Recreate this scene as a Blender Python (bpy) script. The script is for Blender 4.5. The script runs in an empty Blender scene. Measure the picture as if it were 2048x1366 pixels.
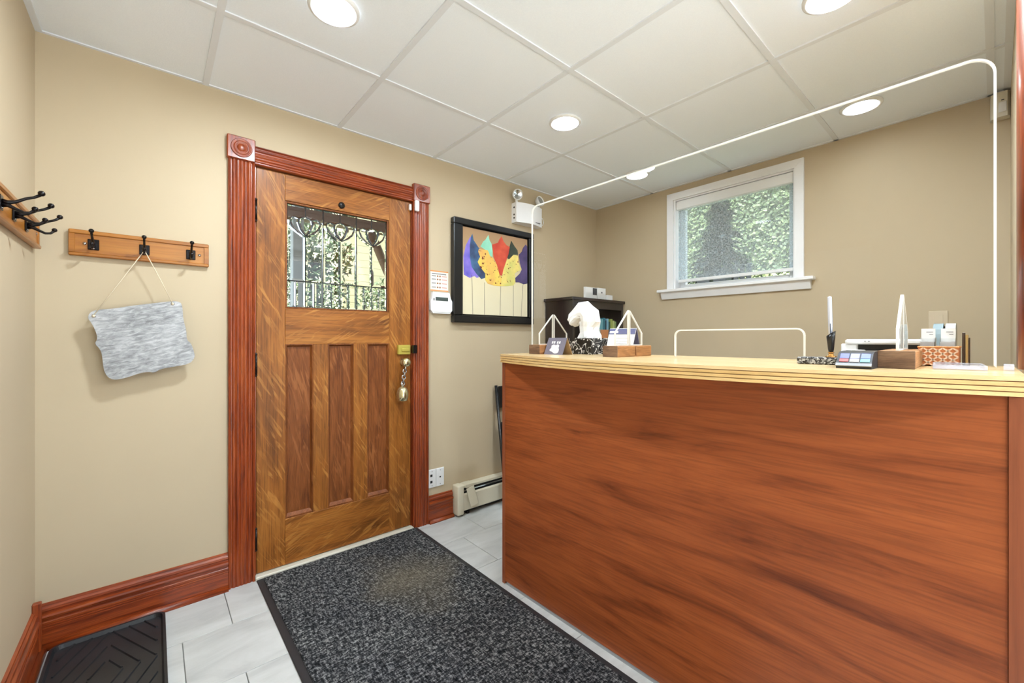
import bpy, bmesh, math, random
from mathutils import Vector, Matrix
random.seed(7)
R = math.radians
S = bpy.context.scene
COL = S.collection

# ------------------------------------------------------------------ camera, world, sun, exposure
cd = bpy.data.cameras.new('camera'); cam = bpy.data.objects.new('camera', cd); COL.objects.link(cam)
cd.sensor_width = 36.0; cd.lens = 36.0 * 832 / 2048; cd.shift_y = -7.0 / 2048; cd.clip_start = 0.02
cam.location = (0.351, -2.433, 1.215); cam.rotation_euler = (R(90), 0, R(-40.7))
S.camera = cam
W = bpy.data.worlds.new('sky'); S.world = W; W.use_nodes = True
W.node_tree.nodes['Background'].inputs[0].default_value = (0.80, 0.90, 1.0, 1)
W.node_tree.nodes['Background'].inputs[1].default_value = 3.0
sd = bpy.data.lights.new('sun', 'SUN'); sd.energy = 27.0; sd.angle = R(1.5); sd.color = (1, .95, .86)
sun = bpy.data.objects.new('sun', sd); COL.objects.link(sun); sun.location = (-10, -3, 14)
sun.rotation_euler = Vector((0.40, 0.06, -0.91)).to_track_quat('-Z', 'Y').to_euler()
S.view_settings.view_transform = 'Standard'; S.view_settings.look = 'None'
S.view_settings.gamma = 1; S.view_settings.use_curve_mapping = False
S.view_settings.exposure = -0.36
LAMP = 125.0          # radiance of the recessed lamps' lenses

# ------------------------------------------------------------------ materials
def lin(c):
    return tuple(((v / 255) / 12.92 if v / 255 <= .04045 else ((v / 255 + .055) / 1.055) ** 2.4) for v in c) + (1,)
class NT:
    def __init__(s, name):
        m = bpy.data.materials.new(name); m.use_nodes = True; s.m = m; s.t = m.node_tree; s.n = s.t.nodes
        s.b = s.n['Principled BSDF']; s.out = s.n['Material Output']
    def add(s, typ, **kw):
        nd = s.n.new(typ)
        for k, v in kw.items():
            if k in nd.inputs.keys(): nd.inputs[k].default_value = v
            else: setattr(nd, k, v)
        return nd
    def link(s, a, b): s.t.links.new(a, b)
    def coords(s, scale=(1, 1, 1), rnd=True, rot=(0, 0, 0)):
        tc = s.add('ShaderNodeTexCoord'); mp = s.add('ShaderNodeMapping'); mp.inputs['Scale'].default_value = scale
        src = tc.outputs['Object']
        if any(rot):
            m0 = s.add('ShaderNodeMapping'); m0.inputs['Rotation'].default_value = rot; s.link(src, m0.inputs['Vector']); src = m0.outputs[0]
        if rnd:
            oi = s.add('ShaderNodeObjectInfo'); mu = s.add('ShaderNodeMath', operation='MULTIPLY'); mu.inputs[1].default_value = 17.3
            s.link(oi.outputs['Random'], mu.inputs[0])
            va = s.add('ShaderNodeVectorMath', operation='ADD'); s.link(src, va.inputs[0]); s.link(mu.outputs[0], va.inputs[1]); src = va.outputs[0]
        s.link(src, mp.inputs['Vector']); return mp.outputs[0]
    def ramp(s, fac, stops):
        r = s.add('ShaderNodeValToRGB'); e = r.color_ramp.elements
        while len(e) < len(stops): e.new(.5)
        for el, (p, c) in zip(e, stops): el.position = p; el.color = c
        s.link(fac, r.inputs[0]); return r.outputs[0]
    def mix(s, fac, a, b, mode='MIX'):
        mx = s.add('ShaderNodeMix', data_type='RGBA', blend_type=mode)
        for sock, v in ((0, fac), (6, a), (7, b)):
            if hasattr(v, 'links') or hasattr(v, 'is_linked'): s.link(v, mx.inputs[sock])
            else: mx.inputs[sock].default_value = v
        return mx.outputs[2]
    def bump(s, h, strength=.2, dist=.002):
        b = s.add('ShaderNodeBump'); b.inputs['Strength'].default_value = strength; b.inputs['Distance'].default_value = dist
        s.link(h, b.inputs['Height']); s.link(b.outputs[0], s.b.inputs['Normal'])
def plain(name, rgb, rough=.5, metal=0, spec=.5, noise=0, nscale=30, bump=0, coat=0):
    t = NT(name); c = lin(rgb); t.b.inputs['Base Color'].default_value = c
    t.b.inputs['Roughness'].default_value = rough; t.b.inputs['Metallic'].default_value = metal
    t.b.inputs['Specular IOR Level'].default_value = spec; t.b.inputs['Coat Weight'].default_value = coat
    if noise or bump:
        n = t.add('ShaderNodeTexNoise', Scale=nscale, Detail=5.0); t.link(t.coords(), n.inputs['Vector'])
        if noise:
            lo = tuple(v * (1 - noise) for v in c[:3]) + (1,); hi = tuple(min(1, v * (1 + noise)) for v in c[:3]) + (1,)
            t.link(t.ramp(n.outputs[0], [(.3, lo), (.7, hi)]), t.b.inputs['Base Color'])
        if bump: t.bump(n.outputs[0], bump)
    return t.m
def wood(name, dark, mid, light, axis='Z', scale=1.0, rough=.32, fleck=None, pore=.35, stretch=9.0, coat=.25, spec=.5, dist=.7, bands=(.28, .5, .74), fangle=0.5):
    t = NT(name)
    def sc(a, c): return {'X': (a, c, c), 'Y': (c, a, c), 'Z': (c, c, a)}[axis]
    n = t.add('ShaderNodeTexNoise', Scale=1.0, Detail=6.0, Roughness=.6, Distortion=dist)
    t.link(t.coords(sc(1.6 * scale, stretch * 1.6 * scale)), n.inputs['Vector'])
    c = t.ramp(n.outputs[0], [(bands[0], lin(dark)), (bands[1], lin(mid)), (bands[2], lin(light))])
    p = t.add('ShaderNodeTexNoise', Scale=1.0, Detail=3.0); t.link(t.coords(sc(7 * scale, 190 * scale)), p.inputs['Vector'])
    pc = t.ramp(p.outputs[0], [(.36, (1 - pore, 1 - pore, 1 - pore, 1)), (.56, (1, 1, 1, 1))])
    c = t.mix(1.0, c, pc, 'MULTIPLY')
    if fleck:
        rot = {'X': (0, fangle, 0), 'Y': (fangle, 0, 0), 'Z': (0, fangle, 0)}[axis]
        w = t.add('ShaderNodeTexNoise', Scale=1.0, Detail=2.0, Distortion=.9); t.link(t.coords(sc(7, 62), rot=rot), w.inputs['Vector'])
        big = t.add('ShaderNodeTexNoise', Scale=7.0, Detail=1.0); t.link(t.coords(), big.inputs['Vector'])
        mul = t.add('ShaderNodeMath', operation='MULTIPLY')
        f1 = t.ramp(w.outputs[0], [(.54, (0, 0, 0, 1)), (.64, (1, 1, 1, 1))]); f2 = t.ramp(big.outputs[0], [(.38, (.1, .1, .1, 1)), (.62, (.58, .58, .58, 1))])
        t.link(f1, mul.inputs[0]); t.link(f2, mul.inputs[1])
        c = t.mix(mul.outputs[0], c, lin(fleck))
    t.link(c, t.b.inputs['Base Color'])
    t.b.inputs['Roughness'].default_value = rough; t.b.inputs['Coat Weight'].default_value = coat; t.b.inputs['Coat Roughness'].default_value = .2
    t.b.inputs['Specular IOR Level'].default_value = spec
    t.bump(p.outputs[0], .12, .0006)
    return t.m
def clear(name, tint=(1, 1, 1), ior=1.45, gloss_rough=.01, extra=0.0, haze=0.0, hazecol=(.9, .9, .9)):
    t = NT(name); t.n.remove(t.b)
    tr = t.add('ShaderNodeBsdfTransparent'); tr.inputs[0].default_value = tint + (1,)
    gl = t.add('ShaderNodeBsdfGlossy'); gl.inputs['Roughness'].default_value = gloss_rough
    fr = t.add('ShaderNodeFresnel'); fr.inputs['IOR'].default_value = ior
    ge = t.add('ShaderNodeNewGeometry'); iv_ = t.add('ShaderNodeMath', operation='SUBTRACT'); iv_.inputs[0].default_value = 1; t.link(ge.outputs['Backfacing'], iv_.inputs[1])
    fm = t.add('ShaderNodeMath', operation='MULTIPLY'); t.link(fr.outputs[0], fm.inputs[0]); t.link(iv_.outputs[0], fm.inputs[1])
    mx = t.add('ShaderNodeMixShader'); t.link(fm.outputs[0], mx.inputs[0]); t.link(tr.outputs[0], mx.inputs[1]); t.link(gl.outputs[0], mx.inputs[2])
    last = mx.outputs[0]
    if haze:
        df = t.add('ShaderNodeBsdfDiffuse'); df.inputs[0].default_value = hazecol + (1,)
        m2 = t.add('ShaderNodeMixShader'); m2.inputs[0].default_value = haze; t.link(last, m2.inputs[1]); t.link(df.outputs[0], m2.inputs[2]); last = m2.outputs[0]
    t.link(last, t.out.inputs['Surface']); return t.m
def leafmat(name, a, b, tr=.3):
    t = NT(name); n = t.add('ShaderNodeTexNoise', Scale=5.0, Detail=3.0); t.link(t.coords(rnd=False), n.inputs['Vector'])
    t.link(t.ramp(n.outputs[0], [(.35, lin(a)), (.65, lin(b))]), t.b.inputs['Base Color']); t.b.inputs['Roughness'].default_value = .55
    return t.m
M = {}
def paint(name, rgb):
    t = NT(name); n = t.add('ShaderNodeTexNoise', Scale=1.3, Detail=4.0); t.link(t.coords(rnd=False), n.inputs['Vector'])
    c = lin(rgb); t.link(t.ramp(n.outputs[0], [(.3, tuple(v * .96 for v in c[:3]) + (1,)), (.7, tuple(v * 1.03 for v in c[:3]) + (1,))]), t.b.inputs['Base Color'])
    f = t.add('ShaderNodeTexNoise', Scale=160.0, Detail=3.0); t.link(t.coords(rnd=False), f.inputs['Vector'])
    t.b.inputs['Roughness'].default_value = .62; t.b.inputs['Specular IOR Level'].default_value = .3; t.bump(f.outputs[0], .06, .001); return t.m
M['wallw'] = paint('white_wall_paint', (236, 236, 234))  # white chosen so the unseen rear wall bounces neutral light
M['wall'] = paint('tan_wall_paint', (194, 177, 149))
M['ceil'] = plain('mineral_fibre_panel', (240, 246, 254), .9, noise=.02, nscale=260, bump=.25)
M['tbar'] = plain('white_grid_steel', (226, 230, 236), .6)
def tilemat():
    t = NT('grey_stone_tile'); n = t.add('ShaderNodeTexNoise', Scale=1.0, Detail=6.0, Roughness=.62, Distortion=.5); t.link(t.coords((3, 9, 3)), n.inputs['Vector'])
    t.link(t.ramp(n.outputs[0], [(.3, lin((176, 177, 176))), (.5, lin((194, 195, 193))), (.72, lin((206, 207, 206)))]), t.b.inputs['Base Color'])
    t.b.inputs['Roughness'].default_value = .36; t.bump(n.outputs[0], .08, .001); return t.m
M['tile'] = tilemat(); M['grout'] = plain('grey_grout', (138, 138, 134), .9)
M['oak'] = wood('quartered_oak_upright', (108, 60, 18), (150, 90, 32), (170, 108, 44), 'Z', 1.2, .45, coat=.06, spec=.3, fleck=(196, 134, 64), stretch=7)
M['oakx'] = wood('quartered_oak_across', (108, 60, 18), (152, 91, 32), (174, 111, 46), 'X', 1.2, .45, coat=.06, spec=.3, fleck=(196, 134, 64), stretch=7)
M['oakp'] = wood('dark_oak_panel', (92, 46, 16), (126, 70, 30), (144, 84, 40), 'Z', 1.6, .5, coat=.03, spec=.25, fleck=(160, 100, 54), stretch=5, dist=1.6, fangle=.25)
M['cher'] = wood('red_mahogany_upright', (92, 30, 9), (146, 60, 20), (172, 84, 36), 'Z', 2.0, .34, stretch=16, coat=.15)
M['cherx'] = wood('red_mahogany_across', (92, 30, 9), (146, 60, 20), (172, 84, 36), 'X', 2.0, .34, stretch=16, coat=.15)
M['chery'] = wood('red_mahogany_deep', (92, 30, 9), (146, 60, 20), (172, 84, 36), 'Y', 2.0, .34, stretch=16, coat=.15)
M['lam'] = wood('cherry_laminate', (96, 40, 14), (150, 76, 36), (172, 92, 46), 'Y', .9, .42, pore=.22, stretch=8.0, coat=0.0, dist=1.6, bands=(.22, .46, .78), spec=.4)
M['lamz'] = wood('cherry_laminate_upright', (112, 56, 34), (146, 80, 50), (164, 96, 62), 'Z', .8, .4, pore=.1, stretch=6.0, coat=0.0, spec=.4)
M['maple'] = wood('pale_maple', (212, 176, 122), (226, 194, 142), (234, 206, 158), 'Y', .7, .25, pore=.08, stretch=7, coat=.35)
M['ply'] = wood('maple_edge_band', (206, 164, 100), (222, 184, 122), (232, 200, 144), 'Y', 1.0, .4, pore=.12, stretch=8, coat=.1)
M['plyd'] = plain('dark_ply_line', (140, 92, 44), .6)
M['pine'] = wood('honey_pine', (144, 82, 20), (170, 106, 33), (186, 124, 46), 'X', 1.2, .35, pore=.12, stretch=7)
M['piney'] = wood('honey_pine_deep', (144, 82, 20), (170, 106, 33), (186, 124, 46), 'Y', 1.2, .35, pore=.12, stretch=7)
M['blockend'] = wood('weathered_end_grain', (82, 58, 42), (118, 88, 66), (148, 118, 92), 'Y', 5, .6, stretch=5, coat=0)
M['blockside'] = wood('warm_cedar_block', (140, 92, 52), (178, 124, 76), (200, 150, 100), 'X', 3, .55, stretch=6, coat=0)
M['ebony'] = wood('black_brown_veneer', (24, 18, 18), (38, 30, 30), (52, 42, 40), 'Z', 1, .3, stretch=10, coat=.3)
M['white'] = plain('white_plastic', (236, 236, 236), .4)
M['whitew'] = plain('white_gloss_paint', (240, 240, 242), .3)
M['offwhite'] = plain('off_white_enamel', (214, 206, 184), .4)
M['paper'] = plain('white_paper', (240, 240, 240), .8)
M['ink'] = plain('grey_print', (120, 120, 124), .8)
M['black'] = plain('black_satin', (18, 18, 20), .3)
M['iron'] = plain('oil_rubbed_bronze', (22, 17, 18), .28, metal=.5)
M['rubber'] = plain('black_rubber', (36, 37, 40), .35, noise=.3, nscale=9, bump=.1)
M['rubedge'] = plain('rubber_border', (40, 41, 44), .5)
M['brass'] = plain('aged_brass', (206, 192, 92), .35, metal=.55)
M['nickel'] = plain('worn_brass_nickel', (214, 204, 164), .2, metal=.9)
M['chrome'] = plain('chrome', (200, 200, 200), .12, metal=1)
M['dark'] = plain('dark_void', (16, 15, 15), .7)
M['glassclear'] = clear('clear_glass', (.97, .985, .98), 1.45)
M['acrylic'] = clear('clear_acrylic', (.985, .985, .98), 1.3)
def edgemat():
    t = NT('painted_edge_glow'); t.n.remove(t.b); d_ = t.add('ShaderNodeBsdfDiffuse'); d_.inputs[0].default_value = (.95, .94, .90, 1); r_ = t.add('ShaderNodeBsdfTranslucent'); r_.inputs[0].default_value = (.95, .94, .90, 1)
    m_ = t.add('ShaderNodeMixShader'); m_.inputs[0].default_value = .5; t.link(d_.outputs[0], m_.inputs[1]); t.link(r_.outputs[0], m_.inputs[2]); t.link(m_.outputs[0], t.out.inputs['Surface']); return t.m
M['acredge'] = edgemat()  # white rim colour stands for light refracted in the acrylic edges
M['lead'] = plain('lead_came', (70, 72, 76), .35, metal=.7)
def galv():
    t = NT('galvanised_tin'); n = t.add('ShaderNodeTexNoise', Scale=1.0, Detail=8.0, Roughness=.7, Distortion=.6); t.link(t.coords((26, 5, 90), rnd=False, rot=(0, R(13), 0)), n.inputs['Vector'])
    g = t.add('ShaderNodeTexNoise', Scale=6.0, Detail=5.0); t.link(t.coords(rnd=False), g.inputs['Vector'])
    c = t.ramp(n.outputs[0], [(.36, lin((100, 101, 103))), (.5, lin((156, 157, 159))), (.64, lin((200, 201, 203)))])
    c = t.mix(.35, c, t.ramp(g.outputs[0], [(.38, lin((128, 129, 132))), (.62, lin((200, 201, 204)))]))
    t.link(c, t.b.inputs['Base Color']); t.b.inputs['Roughness'].default_value = .5; t.b.inputs['Metallic'].default_value = .25; return t.m
M['galv'] = galv(); M['twine'] = plain('cream_twine', (226, 212, 186), .9)
def carpet():
    t = NT('charcoal_ribbed_carpet')
    a = t.add('ShaderNodeTexNoise', Scale=1.0, Detail=3.0, Roughness=.8); t.link(t.coords((120, 40, 100), rnd=False), a.inputs['Vector'])
    a2 = t.add('ShaderNodeTexNoise', Scale=1.0, Detail=3.0, Roughness=.8); t.link(t.coords((40, 120, 100), rnd=False), a2.inputs['Vector'])
    av = t.mix(.5, a.outputs[0], a2.outputs[0])
    b = t.add('ShaderNodeTexNoise', Scale=3.2, Detail=4.0); t.link(t.coords(rnd=False), b.inputs['Vector'])
    c = t.ramp(av, [(.40, lin((15, 16, 18))), (.5, lin((52, 53, 56))), (.61, lin((146, 146, 146)))])
    c = t.mix(1.0, c, t.ramp(b.outputs[0], [(.35, (.75, .75, .77, 1)), (.65, (1.1, 1.1, 1.08, 1))]), 'MULTIPLY')
    # a dusty, walked-on patch
    tc = t.add('ShaderNodeTexCoord'); mp = t.add('ShaderNodeMapping'); mp.vector_type = 'POINT'
    mp.inputs['Location'].default_value = (-.60 * 3.0, .50 * 2.4, 0); mp.inputs['Scale'].default_value = (3.0, 2.4, 0)
    t.link(tc.outputs['Object'], mp.inputs[0]); ln = t.add('ShaderNodeVectorMath', operation='LENGTH')
    wob = t.add('ShaderNodeVectorMath', operation='ADD'); nz = t.add('ShaderNodeTexNoise', Scale=5.0, Detail=3.0); t.link(tc.outputs['Object'], nz.inputs[0])
    sb = t.add('ShaderNodeVectorMath', operation='SUBTRACT'); t.link(nz.outputs[1], sb.inputs[0]); sb.inputs[1].default_value = (.5, .5, .5)
    t.link(mp.outputs[0], wob.inputs[0]); t.link(sb.outputs[0], wob.inputs[1]); t.link(wob.outputs[0], ln.inputs[0])
    f = t.ramp(ln.outputs['Value'], [(.15, (.85, .85, .85, 1)), (.8, (0, 0, 0, 1))])
    c2 = t.ramp(av, [(.36, lin((62, 58, 50))), (.52, lin((108, 102, 90))), (.66, lin((150, 142, 126)))])
    t.link(t.mix(f, c, c2), t.b.inputs['Base Color']); t.b.inputs['Roughness'].default_value = .95; t.b.inputs['Specular IOR Level'].default_value = .1
    t.bump(av, .8, .004); return t.m
M['carpet'] = carpet()
def granite():
    t = NT('speckled_granite'); v = t.add('ShaderNodeTexVoronoi', Scale=230.0); t.link(t.coords(rnd=False), v.inputs['Vector'])
    bw = t.add('ShaderNodeRGBToBW'); t.link(v.outputs['Color'], bw.inputs[0])
    t.link(t.ramp(bw.outputs[0], [(.25, lin((28, 28, 30))), (.5, lin((92, 92, 94))), (.75, lin((176, 176, 176)))]), t.b.inputs['Base Color']); t.b.inputs['Roughness'].default_value = .2; return t.m
M['granite'] = granite()
def swirl():
    t = NT('black_white_swirl_print'); n = t.add('ShaderNodeTexNoise', Scale=26.0, Detail=1.0, Distortion=1.2); t.link(t.coords(rnd=False), n.inputs['Vector'])
    t.link(t.ramp(n.outputs[0], [(.44, lin((16, 16, 18))), (.455, lin((225, 225, 225))), (.485, lin((225, 225, 225))), (.50, lin((16, 16, 18)))]), t.b.inputs['Base Color']); t.b.inputs['Roughness'].default_value = .5; return t.m
M['swirl'] = swirl(); M['tissue'] = plain('white_tissue', (244, 244, 244), .9)
def shade():
    t = NT('sheer_screen_fabric'); t.n.remove(t.b)
    tr = t.add('ShaderNodeBsdfTransparent'); tr.inputs[0].default_value = (.86, .92, .95, 1)
    df = t.add('ShaderNodeBsdfDiffuse'); df.inputs[0].default_value = (.7, .74, .76, 1)
    n = t.add('ShaderNodeTexNoise', Scale=1.0, Detail=2.0); t.link(t.coords((1, 180, 60), rnd=False), n.inputs['Vector'])
    n2 = t.add('ShaderNodeTexNoise', Scale=1.0, Detail=2.0); t.link(t.coords((1, 60, 180), rnd=False), n2.inputs['Vector'])
    f = t.ramp(t.mix(.5, n.outputs[0], n2.outputs[0]), [(.4, (.16, .16, .16, 1)), (.6, (.42, .42, .42, 1))])
    mx = t.add('ShaderNodeMixShader'); t.link(f, mx.inputs[0]); t.link(tr.outputs[0], mx.inputs[1]); t.link(df.outputs[0], mx.inputs[2])
    t.link(mx.outputs[0], t.out.inputs['Surface']); return t.m
M['shade'] = shade()
def lens(nm='lit_lamp_lens', pw=LAMP):
    t = NT(nm); t.n.remove(t.b); e = t.add('ShaderNodeEmission'); e.inputs[0].default_value = (.81, .92, 1.0, 1); e.inputs[1].default_value = pw
    t.link(e.outputs[0], t.out.inputs['Surface']); return t.m
M['lens'] = lens(); M['lensmain'] = lens('bright_lamp_lens', LAMP * 5.5); M['lensmid'] = lens('warm_up_lamp_lens', LAMP * 2.0); M['lensdim'] = lens('dimmed_lamp_lens', 40.0)

# ------------------------------------------------------------------ mesh helpers
class MB:
    def __init__(s): s.v = []; s.f = []; s.mi = []; s.sm = []
    def add(s, vs, fs, mi=0, sm=False):
        o = len(s.v); s.v += [tuple(p) for p in vs]
        for f in fs: s.f.append([i + o for i in f]); s.mi.append(mi); s.sm.append(sm)
        return s
    def box(s, x0, x1, y0, y1, z0, z1, bev=0, mi=0, seg=1):
        x0, x1 = min(x0, x1), max(x0, x1); y0, y1 = min(y0, y1), max(y0, y1); z0, z1 = min(z0, z1), max(z0, z1)
        if not bev:
            return s.add([(x, y, z) for x in (x0, x1) for y in (y0, y1) for z in (z0, z1)],
                         [(0, 1, 3, 2), (4, 6, 7, 5), (0, 4, 5, 1), (2, 3, 7, 6), (0, 2, 6, 4), (1, 5, 7, 3)], mi)
        bm = bmesh.new(); bmesh.ops.create_cube(bm, size=1)
        bmesh.ops.scale(bm, vec=(x1 - x0, y1 - y0, z1 - z0), verts=bm.verts)
        bmesh.ops.bevel(bm, geom=list(bm.edges), offset=min(bev, .49 * min(x1 - x0, y1 - y0, z1 - z0)), segments=seg, profile=.5, affect='EDGES')
        bmesh.ops.translate(bm, vec=((x0 + x1) / 2, (y0 + y1) / 2, (z0 + z1) / 2), verts=bm.verts)
        bm.verts.index_update(); s.add([v.co for v in bm.verts], [[v.index for v in f.verts] for f in bm.faces], mi, seg > 1); bm.free(); return s
    def prism(s, poly, axis, a0, a1, mi=0, side=None, sm=False, caps=True):
        n = len(poly); P = {'X': lambda p, a: (a, p[0], p[1]), 'Y': lambda p, a: (p[0], a, p[1]), 'Z': lambda p, a: (p[0], p[1], a)}[axis]
        vs = [P(p, a0) for p in poly] + [P(p, a1) for p in poly]
        if caps: s.add(vs, [list(range(n))[::-1], list(range(n, 2 * n))], mi)
        o = len(s.v)
        return s.add(vs, [(i, (i + 1) % n, n + (i + 1) % n, n + i) for i in range(n)], mi if side is None else side, sm)
    def tube(s, pts, r, n=8, mi=0, cap=True, flat=None):
        pts = [Vector(p) for p in pts]; rr = r if isinstance(r, (list, tuple)) else [r] * len(pts)
        vs = []; prev = None
        for i, p in enumerate(pts):
            t = (pts[min(i + 1, len(pts) - 1)] - pts[max(i - 1, 0)]).normalized()
            if prev is None:
                a = Vector((0, 0, 1)) if abs(t.z) < .9 else Vector((1, 0, 0)); u = t.cross(a).normalized()
            else:
                u = (prev - t * prev.dot(t)).normalized()
            prev = u; w = t.cross(u)
            for k in range(n):
                a = 2 * math.pi * k / n; vs.append(p + (u * math.cos(a) + w * math.sin(a) * (flat or 1)) * rr[i])
        fs = [(i * n + k, i * n + (k + 1) % n, (i + 1) * n + (k + 1) % n, (i + 1) * n + k) for i in range(len(pts) - 1) for k in range(n)]
        s.add(vs, fs, mi, True)
        if cap: s.add(vs[:n], [list(range(n))[::-1]], mi); s.add(vs[-n:], [list(range(n))], mi)
        return s
    def lathe(s, prof, c, axis='Z', n=24, mi=0, sgn=1, cap=True):
        A = {'X': Vector((1, 0, 0)), 'Y': Vector((0, 1, 0)), 'Z': Vector((0, 0, 1))}[axis] * sgn if isinstance(axis, str) else Vector(axis).normalized()
        u = A.orthogonal().normalized(); w = A.cross(u); c = Vector(c)
        vs = [c + A * h + (u * math.cos(2 * math.pi * k / n) + w * math.sin(2 * math.pi * k / n)) * r for r, h in prof for k in range(n)]
        fs = [(i * n + k, i * n + (k + 1) % n, (i + 1) * n + (k + 1) % n, (i + 1) * n + k) for i in range(len(prof) - 1) for k in range(n)]
        s.add(vs, fs, mi, True)
        if cap: s.add(vs[:n], [list(range(n))[::-1]], mi); s.add(vs[-n:], [list(range(n))], mi)
        return s
    def sphere(s, c, r, n=12, mi=0, sc=(1, 1, 1)):
        vs = []; fs = []; m = n // 2
        for i in range(m + 1):
            th = math.pi * i / m
            for k in range(n): vs.append((c[0] + sc[0] * r * math.sin(th) * math.cos(2 * math.pi * k / n), c[1] + sc[1] * r * math.sin(th) * math.sin(2 * math.pi * k / n), c[2] + sc[2] * r * math.cos(th)))
        fs = [(i * n + k, i * n + (k + 1) % n, (i + 1) * n + (k + 1) % n, (i + 1) * n + k) for i in range(m) for k in range(n)]
        return s.add(vs, fs, mi, True)
    def xf(s, mat):
        s.v = [tuple(mat @ Vector(p)) for p in s.v]; return s
    def mesh(s, name, mats, off=(0, 0, 0)):
        me = bpy.data.meshes.new(name); me.from_pydata([(p[0] - off[0], p[1] - off[1], p[2] - off[2]) for p in s.v], [], s.f)
        for m in (mats if isinstance(mats, (list, tuple)) else [mats]): me.materials.append(m)
        me.polygons.foreach_set('material_index', s.mi); me.polygons.foreach_set('use_smooth', s.sm)
        bm = bmesh.new(); bm.from_mesh(me); bmesh.ops.remove_doubles(bm, verts=bm.verts, dist=1e-6); bmesh.ops.recalc_face_normals(bm, faces=bm.faces); bm.to_mesh(me); bm.free()
        me.update(); return me
    def build(s, name, mats, parent=None, off=None, label=None):
        o0 = off if off is not None else (wloc(parent) if parent else (0, 0, 0))
        ob = bpy.data.objects.new(name, s.mesh(name, mats, o0)); COL.objects.link(ob)
        if parent: ob.parent = parent
        else: ob.location = o0
        if label: ob['label'] = label
        return ob
def wloc(o):
    p = Vector((0, 0, 0))
    while o: p += Vector(o.location); o = o.parent
    return tuple(p)
def tag(o, label=None, cat=None, group=None, kind=None):
    for k, v in (('label', label), ('category', cat), ('group', group), ('kind', kind)):
        if v: o[k] = v
    return o
def thing(name, label, cat, loc, group=None, kind=None):
    o = bpy.data.objects.new(name, None); o.empty_display_size = .05; COL.objects.link(o); o.location = loc
    return tag(o, label, cat, group, kind)
def struct(name, label=None): 
    o = bpy.data.objects.new(name, None); o.empty_display_size = .05; COL.objects.link(o); return tag(o, label, None, None, 'structure')
def copy_tree(o, parent=None):
    c = o.copy(); COL.objects.link(c); c.parent = parent
    for ch in [x for x in bpy.data.objects if x.parent == o]: copy_tree(ch, c)
    return c
def arc(cx, cy, r, a0, a1, n=8): return [(cx + r * math.cos(R(a0 + (a1 - a0) * i / n)), cy + r * math.sin(R(a0 + (a1 - a0) * i / n))) for i in range(n + 1)]

# ------------------------------------------------------------------ room shell
XR, YF, H, YB = 3.48, -2.48, 2.41, -3.75
f = MB().box(-.15, XR + .15, YB - .15, .15, -.12, -.006).build('floor', M['grout']); tag(f, 'floor of pale grey stone-look tiles in staggered rows', None, None, 'structure')
TL, TW = .672, .337
row = 0; y1 = .02
while y1 > YB:
    y0 = max(y1 - TW, YB); ya = min(y1, 0.0); off = .604 if row % 2 == 0 else .436
    k = -2
    while off + k * TL < XR:
        a, b = max(0, off + k * TL), min(XR, off + (k + 1) * TL); k += 1
        if b - a < .01: continue
        MB().box(a + .0013, b - .0013, y0 + .0013, ya - .0013, -.006, 0, .0012).build('tile', M['tile'], f, off=((a + b) / 2, (y0 + ya) / 2, 0)).location = ((a + b) / 2, (y0 + ya) / 2, 0)
    y1 -= TW; row += 1
w = MB().box(-.15, 0, YB - .15, .15, 0, H + .1).build('wall_left', M['wall']); tag(w, 'tan painted wall on the left with the coat hooks', None, None, 'structure')
DX0, DX1, DZ = .734, 1.598, 2.092
w = MB().box(-.0, DX0, 0, .15, 0, H + .1).box(DX1, XR, 0, .15, 0, H + .1).box(DX0, DX1, 0, .15, DZ, H + .1).build('wall_back', M['wall']); tag(w, 'tan painted wall around the oak front door', None, None, 'structure')
WY0, WY1, WZ0, WZ1 = -1.592, -.768, 1.60, 2.308
w = MB().box(XR, XR + .18, YB - .15, WY0, 0, H + .1).box(XR, XR + .18, WY1, .15, 0, H + .1).box(XR, XR + .18, WY0, WY1, 0, WZ0).box(XR, XR + .18, WY0, WY1, WZ1, H + .1).build('wall_right', M['wall'])
tag(w, 'tan painted wall around the high window behind the counter', None, None, 'structure')
w = MB().box(2.14, XR, YF - .12, YF, 0, H + .1).build('wall_front', M['wall']); tag(w, 'tan partition wall beside the right end of the counter', None, None, 'structure')
RW = (.08, 3.40, .08, 2.34)
w = MB().box(0, RW[0], YB - .15, YB, 0, H + .1).box(RW[1], XR, YB - .15, YB, 0, H + .1).box(RW[0], RW[1], YB - .15, YB, 0, RW[2]).box(RW[0], RW[1], YB - .15, YB, RW[3], H + .1).build('wall_rear', M['wallw']); tag(w, 'unseen rear wall, white to bounce neutral light, around the added window', None, None, 'structure')
w2 = tag(bpy.data.objects.new('fill_window', None), 'added unseen window letting fill daylight into the rear of the room', None, None, 'structure'); COL.objects.link(w2)  # window added behind the camera to brighten ceiling and counter front
for b in ((RW[0], RW[0] + .05, RW[2], RW[3]), (RW[1] - .05, RW[1], RW[2], RW[3]), (RW[0] + .05, RW[1] - .05, RW[2], RW[2] + .05), (RW[0] + .05, RW[1] - .05, RW[3] - .05, RW[3]), (1.72, 1.78, RW[2] + .05, RW[3] - .05)): MB().box(b[0], b[1], YB - .12, YB - .06, b[2], b[3]).build('window_frame', M['whitew'], w2)
for a, b in ((RW[0] + .05, 1.72), (1.78, RW[1] - .05)): MB().box(a, b, YB - .092, YB - .088, RW[2] + .05, RW[3] - .05).build('pane', M['glassclear'], w2)
c = MB().box(-.15, XR + .18, YB - .15, .15, H + .03, H + .12).build('ceiling', M['ceil']); tag(c, 'suspended ceiling of white panels in a white metal grid', None, None, 'structure')
gx = [0] + [1.757 + .611 * k for k in range(-2, 3)] + [XR]; gy = [0] + [-.585 - .611 * k for k in range(8)] + [YB]
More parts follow.
